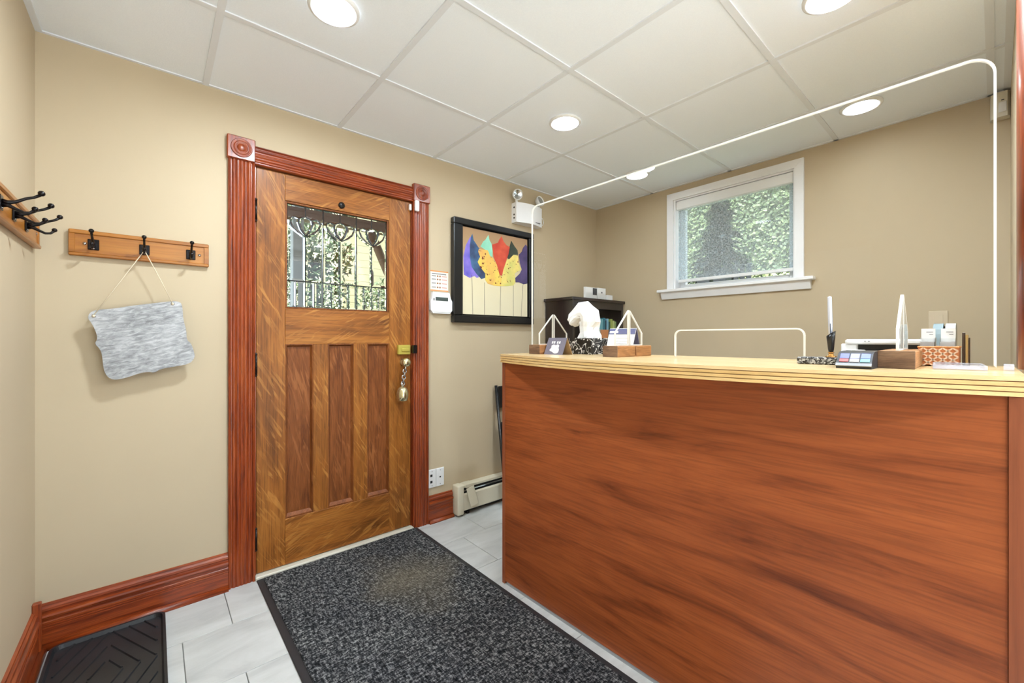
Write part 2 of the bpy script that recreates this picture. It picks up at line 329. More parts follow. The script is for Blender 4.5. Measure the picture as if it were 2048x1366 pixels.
gy = [y for y in gy if y >= YB]
for i in range(len(gx) - 1):
    for j in range(len(gy) - 1):
        a, b, d, e = gx[i], gx[i + 1], gy[j + 1], gy[j]
        if b - a < .03 or e - d < .03: continue
        cc = ((a + b) / 2, (d + e) / 2, H)
        MB().box(a, b, d, e, H + .003, H + .02).build('ceiling_panel', M['ceil'], c, off=cc).location = cc
for x in gx[1:-1]: MB().box(x - .012, x + .012, YB, 0, H - .003, H + .028).build('grid_bar', M['tbar'], c)
for j, y in enumerate(gy[1:-1]):
    for i in range(len(gx) - 1): MB().box(gx[i] + (.012 if i else 0), gx[i + 1] - (.012 if i < len(gx) - 2 else 0), y - .012, y + .012, H - .002, H + .026).build('cross_bar', M['tbar'], c)
for nm, b in (('wall_angle', (0, .02, YB, 0)), ('wall_angle', (XR - .02, XR, YB, 0)), ('wall_angle', (0.02, XR - .02, -.014, 0)), ('wall_angle', (2.14, XR - .02, YF, YF + .022))):
    MB().box(b[0], b[1], b[2], b[3], H - .002, H + .004).build(nm, M['tbar'], c)

# baseboards
prof = [(0, 0), (.017, 0), (.017, .082), (.014, .084), (.017, .086), (.017, .091), (.014, .093), (.017, .095), (.017, .104), (.013, .108), (.0135, .116), (.021, .120), (.023, .127), (.021, .134), (.012, .138), (.012, .144), (.016, .149), (.015, .158), (.009, .165), (.008, .171), (0, .175)]
shoe = [(.017, 0)] + [(.017 + .02 * math.cos(R(a)), .02 * math.sin(R(a)) * 1.1) for a in (0, 20, 40, 60, 80)] + [(.017, .022)]
def baseb(name, label, axis, a0, a1, fn, mat):
    o = struct(name, label)
    MB().prism([fn(p) for p in prof], axis, a0, a1).build('board', mat, o); MB().prism([fn(p) for p in shoe], axis, a0, a1, sm=True).build('shoe_moulding', mat, o); return o
baseb('baseboard_back', 'tall moulded red mahogany baseboard left of the door', 'X', .0, .622, lambda p: (-p[0], p[1]), M['cherx'])
baseb('baseboard_back_right', 'short piece of red mahogany baseboard between door casing and heater', 'X', 1.712, 1.898, lambda p: (-p[0], p[1]), M['cherx'])
o = baseb('baseboard_left', 'tall moulded red mahogany baseboard along the left wall', 'Y', YB, -.038, lambda p: (p[0], p[1]), M['chery'])
MB().box(0, .024, -.062, -.038, 0, .205, .003).build('corner_block', M['cher'], o)

# ------------------------------------------------------------------ door casing
t1 = struct('trim_1', 'fluted red mahogany door casing with round rosette corner blocks')
def flute(w, d=.022):
    pts = []
    for i in range(61):
        s = i / 60; x = s * w; e = min(s, 1 - s)
        if e < .10: h = d * (.75 + .25 * math.sin(math.pi * e / .10))
        elif e < .14: h = d * .62
        else:
            ph = (s - .14) / .72 * 5; h = d * (.72 + .20 * abs(math.sin(math.pi * ph)))
        pts.append((x, h))
    return [(0, 0)] + pts + [(w, 0)]
fw = flute(.112); 
MB().prism([(.622 + a, -b) for a, b in fw], 'Z', 0, 2.09).build('side_casing', M['cher'], t1)
MB().prism([(1.600 + a, -b) for a, b in fw], 'Z', 0, 2.10).build('side_casing', M['cher'], t1)
MB().prism([(-b, 2.082 + a) for a, b in flute(.094)], 'X', .734, 1.598).build('head_casing', M['cherx'], t1)
def rosette(x0):
    z0 = 2.088
    b = MB().box(x0, x0 + .118, -.030, 0, z0, z0 + .112, .004).build('corner_block', M['cher'], t1)
    MB().lathe([(.045, 0), (.045, .003), (.041, .005), (.037, .001), (.034, .001), (.031, .005), (.027, .006), (.022, .001), (.019, .001), (.016, .006), (.010, .008), (.004, .009)], (x0 + .059, -.030, z0 + .056), 'Y', 28, sgn=-1).build('rosette', M['cher'], b, off=wloc(t1))
rosette(.616); rosette(1.598)
MB().box(.734, .740, 0, .14, 0, 2.088).build('jamb', M['cher'], t1); MB().box(1.593, 1.600, 0, .14, 0, 2.088).build('jamb', M['cher'], t1); MB().box(.740, 1.593, 0, .14, 2.083, 2.092).build('jamb', M['cherx'], t1)
MB().box(.734, 1.600, -.03, .15, -.001, .018, .004).build('threshold', plain('pale_metal_sill', (206, 200, 184), .4), t1)

# ------------------------------------------------------------------ door
d = struct('door_1', 'old oak front door with leaded tulip glass and three tall panels')
dx0, dx1, y0, y1 = .742, 1.591, .004, .048
bv = .0015
MB().box(dx0, .874, y0, y1, .022, 2.080, bv).build('stile', M['oak'], d); MB().box(1.449, dx1, y0, y1, .022, 2.080, bv).build('stile', M['oak'], d)
for z0, z1 in ((1.940, 2.080), (1.182, 1.372), (.022, .262)): MB().box(.874, 1.449, y0, y1, z0, z1, bv).build('rail', M['oakx'], d)
for a, b in ((1.012, 1.090), (1.232, 1.312)): MB().box(a, b, y0, y1, .262, 1.182, bv).build('muntin', M['oak'], d)
for a, b in ((.874, 1.012), (1.090, 1.232), (1.312, 1.449)):
    p = MB().box(a + .008, b - .008, y0 + .016, y0 + .03, .27, 1.174).build('panel', M['oakp'], d)
    mld = MB(); z0, z1, wd = .262, 1.182, .014
    pf = [(0, .001), (0, .020), (wd, .017), (wd * .6, .009), (wd * .45, .004)]
    # four sloped strips of the panel moulding
    def strip(p0, p1, inn, dep0=.001):
        vs = []
        for (ax, az), (ix, iz) in ((p0, inn[0]), (p1, inn[1])):
            for s_, yy in ((0, y0 + dep0), (.35, y0 + .0005), (.55, y0 + .006), (1, y0 + .0165), (1, y0 + .02), (0, y0 + .02)): vs.append((ax + (ix - ax) * s_, yy, az + (iz - az) * s_))
        mld.add(vs, [(i, (i + 1) % 6, 6 + (i + 1) % 6, 6 + i) for i in range(6)])
    oc = [(a, z0), (b, z0), (b, z1), (a, z1)]; ic = [(a + wd, z0 + wd * 1.7), (b - wd, z0 + wd * 1.7), (b - wd, z1 - wd), (a + wd, z1 - wd)]
    for i in range(4): strip(oc[i], oc[(i + 1) % 4], (ic[i], ic[(i + 1) % 4]))
    mld.build('panel_moulding', M['oakp'], p, off=wloc(d))
gm = MB()
gx0, gx1, gz0, gz1 = .874, 1.449, 1.372, 1.940
for b in ((gx0, gx0 + .010, gz0, gz1), (gx1 - .010, gx1, gz0, gz1), (gx0 + .01, gx1 - .01, gz0, gz0 + .008), (gx0 + .01, gx1 - .01, gz1 - .010, gz1)): gm.box(b[0], b[1], y0 + .006, y0 + .02, b[2], b[3], .002)
gm.build('glazing_bead', M['oakp'], d)
# leaded glass: lead cames and bevelled panes
gx0, gx1, gz0, gz1 = .884, 1.439, 1.380, 1.930
YG = .026
cx = [gx0 + (gx1 - gx0) * i / 6 for i in range(7)]; zb = 1.522
cam_ = MB()
def came(p, q, r=.0028): cam_.tube([(p[0], YG, p[1]), (q[0], YG, q[1])], r, 6)
came((gx0, zb), (gx1, zb), .0032)
for i in range(13):
    x = gx0 + (gx1 - gx0) * i / 12; came((x, gz0), (x, zb), .0022)
for i, x in enumerate(cx):
    if i in (0, 6): came((x, zb), (x, gz1), .003)
    elif i % 2: came((x, zb), (x, 1.765), .003); came((x, 1.872), (x, gz1), .0022)
    else: came((x, zb), (x, gz1), .0026)
came((gx0, gz0), (gx1, gz0), .003); came((gx0, gz1), (gx1, gz1), .003)
cam_o = cam_.build('lead_came', M['lead'], d)
def facet_glass():
    t = NT('bevelled_glass'); t.b.inputs['Base Color'].default_value = (.97, .985, .98, 1); t.b.inputs['Transmission Weight'].default_value = 1; t.b.inputs['Roughness'].default_value = 0; t.b.inputs['IOR'].default_value = 1.5; return t.m
M['bevel'] = facet_glass()
def pane(poly, bevw=.006, th=.003, yc=YG, name='pane'):
    # flat plate whose room-side border slopes away like cut bevelled glass
    cxm = sum(p[0] for p in poly) / len(poly); czm = sum(p[1] for p in poly) / len(poly)
    n = len(poly); inn = []
    for i in range(n):
        p0, p1, p2 = Vector(poly[i - 1]), Vector(poly[i]), Vector(poly[(i + 1) % n])
        e1 = (p1 - p0).normalized(); e2 = (p2 - p1).normalized(); n1 = Vector((-e1.y, e1.x)); n2 = Vector((-e2.y, e2.x))
        b_ = (n1 + n2); b_ = b_ / max(.5, b_.dot(n1)); inn.append(p1 + b_ * bevw)
    vs = [(p[0], yc + th / 2, p[1]) for p in poly] + [(p[0], yc - th / 2 + .0018, p[1]) for p in poly] + [(p[0], yc - th / 2, p[1]) for p in inn]
    fs = [list(range(n)), list(range(2 * n, 3 * n))[::-1]] + [(i, (i + 1) % n, n + (i + 1) % n, n + i) for i in range(n)] + [(n + i, n + (i + 1) % n, 2 * n + (i + 1) % n, 2 * n + i) for i in range(n)]
    return MB().add(vs, fs).build(name, M['bevel'], d)
def rect(a, b, c_, e): return [(a, c_), (b, c_), (b, e), (a, e)]
for i in range(12):
    a = gx0 + (gx1 - gx0) * i / 12; b = gx0 + (gx1 - gx0) * (i + 1) / 12; pane(rect(a + .002, b - .002, gz0 + .003, zb - .003), .008)
TUL = [.976 - .0, 1.1615, 1.347]
def tulip(c0):
    L = lambda pts: [(c0 + x, z) for x, z in pts]
    tip = (0, 1.765)
    cen = [(0, 1.770), (.022, 1.800), (.034, 1.835), (.030, 1.858), (.016, 1.868), (0, 1.872), (-.016, 1.868), (-.030, 1.858), (-.034, 1.835), (-.022, 1.800)]
    rp = [(.004, 1.768), (.040, 1.786), (.068, 1.812), (.078, 1.838), (.072, 1.858), (.056, 1.866), (.036, 1.860), (.038, 1.836), (.026, 1.800)]
    lp = [(-x, z) for x, z in rp][::-1]
    return [L(cen), L(rp), L(lp)]
for k, c0 in enumerate(TUL):
    for poly in tulip(c0):
        pane(poly, .008, .006, YG - .008, 'petal_pane')
        MB().tube([(x, YG - .009, z) for x, z in poly + poly[:1]], .0026, 6).build('petal_came', M['lead'], cam_o, off=wloc(d))
for i in range(6):
    a, b = cx[i] + .002, cx[i + 1] - .002
    even = i % 2 == 0           # the tulip stands at the right edge of even panes
    top = [(a, 1.835), (a + .02, 1.81), (b - .012, 1.772), (b, 1.765)] if even else [(a, 1.765), (a + .012, 1.772), (b - .02, 1.81), (b, 1.835)]
    pane([(a, zb + .003), (b, zb + .003)] + top[::-1], .010)
    bot = [(a, 1.845), (a + .03, 1.866), (b, 1.874)] if even else [(a, 1.874), (b - .03, 1.866), (b, 1.845)]
    pane(bot + [(b, gz1 - .003), (a, gz1 - .003)], .006)
# hinges, lock, knob, bell knob
for z in (.20, 1.08, 1.86):
    hg = MB().tube([(.739, -.006, z - .05), (.739, -.006, z + .05)], .006, 10).build('hinge', M['iron'], d)
    MB().sphere((.739, -.006, z + .053), .0075, 8).sphere((.739, -.006, z - .053), .0075, 8).build('finial', M['iron'], hg, off=wloc(d))
lk = MB().box(1.498, 1.580, -.022, y0, 1.112, 1.172, .003).build('rim_lock', M['brass'], d)
MB().box(1.516, 1.572, -.030, -.022, 1.130, 1.152, .004).build('lock_slide', M['brass'], lk, off=wloc(d))
MB().box(1.584, 1.612, -.052, -.022, 1.118, 1.170, .003).build('strike', M['iron'], d)
kb = MB().lathe([(.022, 0), (.024, .004), (.012, .010), (.010, .022), (.020, .030), (.028, .040), (.029, .050), (.022, .060), (.006, .064)], (1.541, y0, 1.062), 'Y', 24, sgn=-1).build('door_knob', M['nickel'], d)
MB().lathe([(.018, 0), (.018, .006), (.014, .012), (.004, .016)], (1.162, y0, 1.972), 'Y', 20, sgn=-1).build('bell_button', M['black'], d)
MB().lathe([(.006, 0), (.006, .002), (.002, .003)], (1.162, y0 - .016, 1.972), 'Y', 12, sgn=-1).build('button_centre', M['iron'], d)

# small alarm contact on the casing corner
s = thing('door_sensor', 'small white alarm contact at the top right corner of the door', 'sensor', (1.60, 0, 2.05))
MB().box(1.602, 1.630, -.046, -.028, 2.020, 2.088, .004).build('sensor_body', M['white'], s); MB().box(1.578, 1.592, -.014, .0035, 2.026, 2.066, .003).build('magnet', M['white'], s)
# cowbell on a chain from the knob
s = thing('cowbell', 'little brass cowbell hanging on a chain from the door knob', 'bell', (1.512, -.045, .84))
ch = MB()
for i in range(6):
    z = 1.028 - i * .019; pts = []
    for k in range(13):
        a = 2 * math.pi * k / 12; q = .013 * math.cos(a); r_ = .014 * math.sin(a)
        pts.append((1.534 - i * .003 + (q if i % 2 else q * .25), -.038 + (q * .25 if i % 2 else q), z + r_))
    MB().tube(pts, .0045, 6).build('chain_link', M['chrome'], s)
MB().lathe([(.008, .112), (.022, .104), (.032, .090), (.037, .065), (.036, .045), (.031, .026), (.028, .022), (.022, .022)], (1.514, -.044, .805), 'Z', 20).build('bell', M['nickel'], s)
MB().tube([(1.514, -.04, .915), (1.514, -.04, .94)], .005, 8).build('crown', M['chrome'], s)

# ------------------------------------------------------------------ coat racks and hooks
def hook_parts():
    # local: x across, y into the room is -, z up; origin at plate centre on the board
    pl = MB().box(-.017, .017, -.005, 0, -.022, .022, .002)
    up = MB().tube([(0, -.004, .004), (0, -.016, .002), (0, -.030, .006), (0, -.050, .020), (0, -.066, .027), (0, -.078, .036)], [.007, .0065, .0048, .0042, .004, .0045], 8).sphere((0, -.081, .042), .0085, 10)
    lo = MB().tube([(0, -.004, -.008), (0, -.016, -.006), (0, -.030, -.014), (0, -.046, -.022), (0, -.058, -.020), (0, -.066, -.012)], [.007, .006, .0045, .004, .004, .0042], 8).sphere((0, -.068, -.007), .0075, 10)
    sc_ = MB().lathe([(.004, 0), (.004, .0015), (.001, .0025)], (0, -.005, -.016), 'Y', 10, sgn=-1)
    return pl.mesh('hook', M['iron']), up.mesh('upper_prong', M['iron']), lo.mesh('lower_prong', M['iron']), sc_.mesh('screw', M['chrome'])
HM = hook_parts()
def add_hook(root, loc, rz):
    h = bpy.data.objects.new('hook', HM[0]); COL.objects.link(h); h.parent = root; h.location = loc; h.rotation_euler = (0, 0, rz)
    for nm, me in (('upper_prong', HM[1]), ('lower_prong', HM[2]), ('screw', HM[3])):
        o = bpy.data.objects.new(nm, me); COL.objects.link(o); o.parent = h
def rack(label, loc, L, hooks, rz, mats):
    r = thing('coat_rack', label, 'coat rack', loc); r.rotation_euler = (0, 0, rz)
    def P(nm, mb): mb.build(nm, mats, r, off=(0, 0, 0))
    P('board', MB().box(0, L, -.014, 0, .008, .098))
    P('top_rail', MB().box(0, L, -.020, 0, .089, .106, .003)); P('bottom_rail', MB().box(0, L, -.022, 0, 0, .014, .003))
    P('end_stile', MB().box(0, .018, -.018, 0, .014, .089, .001)); P('end_stile', MB().box(L - .018, L, -.018, 0, .014, .089, .001))
    for x in (.045, L - .035): MB().lathe([(.006, 0), (.006, .002), (.001, .003)], (x, -.014, .052), 'Y', 12, sgn=-1).build('screw_cap', M['chrome'], r, off=(0, 0, 0))
    for x in hooks: add_hook(r, (x, -.014, .050), 0)
    return r
rack('honey pine coat rack with three black hooks on the wall beside the door', (.091, 0, 1.548), .455, (.071, .228, .388), 0, M['pine'])
rack('honey pine coat rack with ornate black double hooks on the left wall', (0, -.70, 1.556), .662, (.133, .285, .453), R(90), M['pine'])

# scalloped tin plaque on twine
out = [(.149, 1.294), (.153, 1.315), (.171, 1.329), (.229, 1.337), (.274, 1.350), (.332, 1.362), (.386, 1.373), (.420, 1.379), (.440, 1.375), (.447, 1.355), (.450, 1.296), (.461, 1.248), (.462, 1.207), (.478, 1.190), (.489, 1.150), (.491, 1.125), (.472, 1.098), (.414, 1.087), (.374, 1.081), (.351, 1.064), (.334, 1.070), (.305, 1.066), (.259, 1.047), (.224, 1.041), (.205, 1.056), (.194, 1.087), (.190, 1.148), (.183, 1.172), (.168, 1.192), (.178, 1.214), (.169, 1.251), (.157, 1.281)]
def smooth(poly, it=2):
    for _ in range(it):
        q = []
        for i in range(len(poly)):
            a, b = poly[i], poly[(i + 1) % len(poly)]; q += [(.75 * a[0] + .25 * b[0], .75 * a[1] + .25 * b[1]), (.25 * a[0] + .75 * b[0], .25 * a[1] + .75 * b[1])]
        poly = q
    return poly
s = thing('tin_plaque', 'blank grey tin plaque with scalloped edge hanging from twine on the coat rack', 'plaque', (.32, -.055, 1.05))
pq = MB().prism(smooth(out, 1), 'Y', -.058, -.055).build('plate', M['galv'], s)
tw = MB().tube([(.166, -.060, 1.306), (.24, -.058, 1.443), (.317, -.062, 1.584), (.319, -.062, 1.590), (.322, -.060, 1.584), (.37, -.058, 1.473), (.413, -.060, 1.367)], .0017, 6).build('twine', M['twine'], s)
for x, z in ((.166, 1.304), (.413, 1.366)):
    MB().lathe([(.007, 0), (.007, .002), (.004, .002), (.004, .001)], (x, -.058, z), 'Y', 14, sgn=-1, cap=False).build('eyelet', M['chrome'], s)
    MB().sphere((x, -.062, z), .0045, 8, sc=(1, .7, 1.3)).build('knot', M['twine'], s)

# ------------------------------------------------------------------ picture
s = thing('framed_picture', 'square black framed picture of coloured maple leaves on the back wall', 'picture', (2.265, 0, 1.32))
fx0, fx1, fz0, fz1 = 1.889, 2.638, 1.322, 2.042; ix0, ix1, iz0, iz1 = 1.962, 2.585, 1.372, 1.998
for b in ((fx0, fx1, iz1, fz1), (fx0, fx1, fz0, iz0)): MB().box(b[0], b[1], -.045, 0, b[2], b[3], .005).build('frame_rail', M['black'], s)
for b in ((fx0, ix0, iz0, iz1), (ix1, fx1, iz0, iz1)): MB().box(b[0], b[1], -.045, 0, b[2], b[3], .005).build('frame_stile', M['black'], s)
def printbg():
    t = NT('print_ground'); tc = t.add('ShaderNodeTexCoord'); sp = t.add('ShaderNodeSeparateXYZ'); t.link(tc.outputs['Generated'], sp.inputs[0])
    t.link(t.ramp(sp.outputs[2], [(.0, lin((226, 216, 186))), (.45, lin((224, 212, 176))), (.75, lin((180, 150, 112))), (1, lin((164, 130, 96)))]), t.b.inputs['Base Color']); t.b.inputs['Roughness'].default_value = .35; return t.m
pr = MB().box(1.970, 2.577, -.0295, -.012, 1.382, 1.988).build('print', printbg(), s)
MB().box(ix0, ix1, -.012, -.002, iz0, iz1).build('backing', M['black'], s)
LV = {
 'blue': ((92, 84, 190), (150, 130, 214), [(1.978, 1.654), (1.974, 1.778), (1.994, 1.86), (2.017, 1.9), (2.028, 1.919), (2.045, 1.931), (2.061, 1.906), (2.078, 1.872), (2.1, 1.848), (2.106, 1.794), (2.117, 1.722), (2.106, 1.648), (2.089, 1.642), (2.067, 1.653), (2.028, 1.636), (2.007, 1.643)]),
 'navy': ((40, 30, 66), (70, 110, 150), [(2.039, 1.93), (2.05, 1.95), (2.061, 1.906), (2.106, 1.858), (2.128, 1.834), (2.106, 1.758), (2.14, 1.725), (2.169, 1.682), (2.163, 1.649), (2.128, 1.637), (2.083, 1.673), (2.045, 1.714), (2.028, 1.784), (2.028, 1.865)]),
 'mint': ((130, 200, 170), (160, 222, 196), [(2.12, 1.87), (2.146, 1.91), (2.163, 1.922), (2.192, 1.964), (2.201, 1.928), (2.221, 1.903), (2.23, 1.848), (2.227, 1.8), (2.186, 1.823), (2.163, 1.852)]),
 'green': ((48, 56, 46), (66, 76, 60), [(2.394, 1.909), (2.41, 1.955), (2.445, 1.916), (2.474, 1.891), (2.48, 1.857), (2.432, 1.851), (2.387, 1.811), (2.372, 1.819)]),
 'purple': ((62, 50, 92), (92, 74, 120), [(2.487, 1.858), (2.518, 1.887), (2.531, 1.918), (2.558, 1.947), (2.575, 1.935), (2.576, 1.643), (2.538, 1.634), (2.491, 1.645), (2.452, 1.642), (2.445, 1.671), (2.498, 1.715), (2.518, 1.747), (2.498, 1.795)]),
 'yelR': ((196, 196, 110), (238, 214, 120), [(2.318, 1.668), (2.333, 1.727), (2.368, 1.808), (2.394, 1.812), (2.432, 1.851), (2.478, 1.852), (2.48, 1.802), (2.511, 1.746), (2.445, 1.71), (2.452, 1.642), (2.432, 1.616), (2.368, 1.606), (2.306, 1.6)]),
 'yelL': ((236, 206, 96), (222, 160, 96), [(2.106, 1.849), (2.186, 1.851), (2.204, 1.816), (2.233, 1.801), (2.269, 1.758), (2.3, 1.686), (2.318, 1.668), (2.306, 1.6), (2.245, 1.6), (2.186, 1.609), (2.163, 1.635), (2.163, 1.681), (2.117, 1.722), (2.095, 1.756), (2.117, 1.796), (2.1, 1.83)]),
 'red': ((190, 62, 46), (222, 96, 66), [(2.227, 1.899), (2.281, 1.921), (2.291, 1.942), (2.315, 1.974), (2.333, 1.938), (2.362, 1.914), (2.394, 1.904), (2.381, 1.849), (2.356, 1.788), (2.331, 1.727), (2.318, 1.678), (2.294, 1.685), (2.269, 1.758), (2.239, 1.811)])}
for k, (nm, (ca, cb, poly)) in enumerate(LV.items()):
    t = NT('leaf_print_' + nm); n = t.add('ShaderNodeTexNoise', Scale=9.0, Detail=6.0); t.link(t.coords(), n.inputs['Vector']); col_ = t.ramp(n.outputs[0], [(.35, lin(ca)), (.65, lin(cb))])
    if nm.startswith('yel'):
        v = t.add('ShaderNodeTexNoise', Scale=55.0, Detail=1.0); t.link(t.coords(), v.inputs['Vector']); col_ = t.mix(t.ramp(v.outputs[0], [(.66, (0, 0, 0, 1)), (.70, (1, 1, 1, 1))]), col_, lin((120, 50, 30)))
    t.link(col_, t.b.inputs['Base Color']); t.b.inputs['Roughness'].default_value = .35
    MB().prism([(max(1.971, min(2.576, x)), z) for x, z in poly], 'Y', -.0297 - .0003 * k, -.0290).build('printed_leaf', t.m, pr, off=wloc(s))
st = plain('stem_print', (60, 50, 36), .5)
for a, b in (((2.045, 1.66), (2.053, 1.383)), ((2.157, 1.616), (2.154, 1.383)), ((2.308, 1.61), (2.300, 1.383)), ((2.432, 1.616), (2.432, 1.383)), ((2.531, 1.634), (2.511, 1.383))):
    MB().add([(a[0] - .0015, -.0299, a[1]), (a[0] + .0015, -.0299, a[1]), (b[0] + .0015, -.0299, b[1]), (b[0] - .0015, -.0299, b[1])], [(0, 1, 2, 3)]).build('printed_stem', st, pr, off=wloc(s))

# ------------------------------------------------------------------ emergency light
s = thing('emergency_light', 'white twin-head emergency light above the leaf picture', 'emergency light', (2.575, 0, 2.10))
bp = [(2.440, 0), (2.440, -.045)] + [(2.440 + .272 * t_, -.045 - .035 * math.sin(math.pi * (t_ * .9 + .05))) for t_ in [i / 12 for i in range(13)]] + [(2.712, -.045), (2.712, 0)]
bp = [(2.440, 0)] + [(2.440 + .272 * i / 12, -.055 - .028 * math.sin(math.pi * i / 12)) for i in range(13)] + [(2.712, 0)]
MB().prism(bp, 'Z', 2.100, 2.252).build('housing', M['whitew'], s)
for i, z in enumerate((2.135, 2.16, 2.215)): MB().lathe([(.007, 0), (.007, .002)], (2.440, -.03, z), 'X', 10, sgn=-1).build('side_port', M['dark'], s)
MB().box(2.62, 2.672, -.0795, -.068, 2.118, 2.124).build('maker_mark', M['ink'], s)
def head(x, z, aim):
    A = Vector(aim).normalized(); c0 = Vector((x, -.075, z))
    h = MB().lathe([(.014, -.035), (.030, -.025), (.038, -.008), (.040, .0), (.040, .012), (.036, .012), (.034, .006)], c0, A, 24, cap=False).build('lamp_head', M['white'], s)
    MB().lathe([(.034, .005), (.020, .001), (.006, -.003)], c0, A, 24, cap=False).build('reflector', M['chrome'], h, off=wloc(s)); MB().sphere(tuple(c0 + A * .004), .009, 10).build('bulb', M['glassclear'], h, off=wloc(s))
    MB().tube([tuple(c0 - A * .02), (x + .018, -.045, z - .045), (x + .018, -.045, 2.25)], .010, 10).build('swivel_arm', M['white'], h, off=wloc(s))
head(2.432, 2.300, (-.25, -1, -.25)); head(2.672, 2.300, (.1, -.8, .25))
MB().tube([(2.712, -.03, 2.19), (2.745, -.03, 2.185), (2.758, -.03, 2.155), (2.745, -.03, 2.13), (2.712, -.03, 2.14)], .003, 6).build('test_cord', M['white'], s)

# instruction card and keypad
s = thing('instruction_card', 'small white and orange printed card stuck on the wall above the keypad', 'notice', (1.80, 0, 1.53))
MB().box(1.732, 1.868, -.003, 0, 1.527, 1.664).build('card', plain('cream_card', (240, 230, 216), .6), s)
orange = plain('orange_print', (214, 142, 84), .6)
for z in (1.656, 1.528): MB().box(1.732, 1.868, -.0036, -.003, z, z + .008).build('border_stripe', orange, s)
for i, z in enumerate((1.643, 1.628, 1.606, 1.58, 1.553)):
    MB().box(1.742, 1.742 + (.11 if i == 0 else .032), -.0036, -.003, z - .003, z + .003).build('print_line', M['ink'], s)
    if i: MB().box(1.818, 1.858, -.0036, -.003, z - .003, z + .003).build('print_line', plain('pink_print', (214, 160, 150), .7), s)
    if i:
        for q in range(2): MB().lathe([(.006, 0), (.006, .0006)], (1.786 + .018 * q, -.003, z), 'Y', 10, sgn=-1).build('print_icon', plain('brown_print', (150, 96, 60), .7), s)
s = thing('alarm_keypad', 'white alarm keypad with dark display beneath the instruction card', 'keypad', (1.80, 0, 1.38))
kp = [(1.740, 1.378), (1.868, 1.378)] + [(1.886, 1.400), (1.886, 1.46), (1.872, 1.488), (1.864, 1.519), (1.738, 1.519), (1.733, 1.488), (1.722, 1.46), (1.722, 1.400)]
MB().prism(kp, 'Y', -.026, 0).build('keypad_body', M['white'], s)
MB().box(1.758, 1.852, -.0275, -.026, 1.462, 1.486).build('display', plain('lcd_grey', (74, 84, 82), .3), s)
MB().box(1.738, 1.872, -.029, -.026, 1.386, 1.448, .003).build('flip_cover', M['white'], s)
MB().box(1.742, 1.748, -.0275, -.026, 1.462, 1.478).build('status_light', M['dark'], s)

# wall plates
def plate(label, x0, holes):
    s = thing('wall_plate', label, 'wall plate', (x0 + .03, 0, .285)); s['group'] = 'wall plates between casing and heater'
    MB().box(x0, x0 + .060, -.006, 0, .226, .346, .002).build('faceplate', M['white'], s)
    for dx, z, r in holes: MB().box(x0 + dx - r, x0 + dx + r, -.0068, -.006, z - r, z + r).build('socket', M['dark'], s)
    for z in (.240, .332): MB().lathe([(.003, 0), (.003, .001)], (x0 + .030, -.006, z), 'Y', 10, sgn=-1).build('screw', M['chrome'], s)
plate('white jack plate with two black sockets next to the door casing', 1.712, ((.025, .306, .008), (.025, .264, .008)))
plate('white jack plate with one small hole nearer the heater', 1.774, ((.030, .286, .005),))

# baseboard heater
s = thing('baseboard_heater', 'beige metal baseboard heater along the back wall', 'heater', (2.3, 0, 0))
MB().box(1.90, 1.952, -.075, 0, .012, .212, .008, seg=2).build('end_cap', M['offwhite'], s)
MB().box(1.952, 2.79, -.062, 0, .188, .206, .003).build('top_panel', M['offwhite'], s)
MB().prism([(-.066, .035), (-.066, .140), (-.058, .150), (-.056, .150), (-.060, .035)], 'X', 1.952, 2.79).build('front_panel', M['offwhite'], s)
MB().box(1.952, 2.79, -.050, 0, .02, .188).build('dark_cavity', M['dark'], s)
MB().prism([(-.056, .164), (-.048, .172), (-.046, .170), (-.054, .162)], 'X', 1.952, 2.79).build('damper', M['chrome'], s)
for x in (2.0, 2.7): MB().box(x - .01, x + .01, -.05, -.01, 0, .03).build('foot', M['dark'], s)
jc = MB().box(-.032, .032, -.004, 0, -.13, 0, .001).build('joint_cover', M['offwhite'], s, off=(0, 0, 0)); jc.location = (2.000 - 2.3, -.071, .188); jc.rotation_euler = (R(-7), R(-12), R(0))
MB().box(1.972, 2.04, -.066, 0, .184, .2085, .002).build('joint_cap', M['offwhite'], s)

# ------------------------------------------------------------------ mats
s = thing('entrance_mat', 'long charcoal carpet entrance mat with black rubber border before the door', 'mat', (.738, -.012, 0)); s.rotation_euler = (0, 0, R(.5))
MB().box(0, .888, -1.85, 0, 0, .006, .003).build('rubber_border', M['rubedge'], s, off=(0, 0, 0)); MB().box(.028, .862, -1.822, -.022, .004, .011, .003).build('carpet', M['carpet'], s, off=(0, 0, 0))
s = thing('boot_tray', 'black rubber boot tray with herringbone ridges in the left corner', 'boot tray', (.215, -.50, 0))
tx0, tx1, ty0, ty1 = .046, .388, -.92, -.052
def rr(x0, x1, y0, y1, r): return arc(x1 - r, y1 - r, r, 0, 90, 6) + arc(x0 + r, y1 - r, r, 90, 180, 6) + arc(x0 + r, y0 + r, r, 180, 270, 6) + arc(x1 - r, y0 + r, r, 270, 360, 6)
MB().prism(rr(tx0 + .004, tx1 - .004, ty0 + .004, ty1 - .004, .03), 'Z', 0, .008).build('base', M['rubber'], s)
rim = MB(); o_ = rr(tx0, tx1, ty0, ty1, .035); i_ = rr(tx0 + .016, tx1 - .016, ty0 + .016, ty1 - .016, .022); n = len(o_)
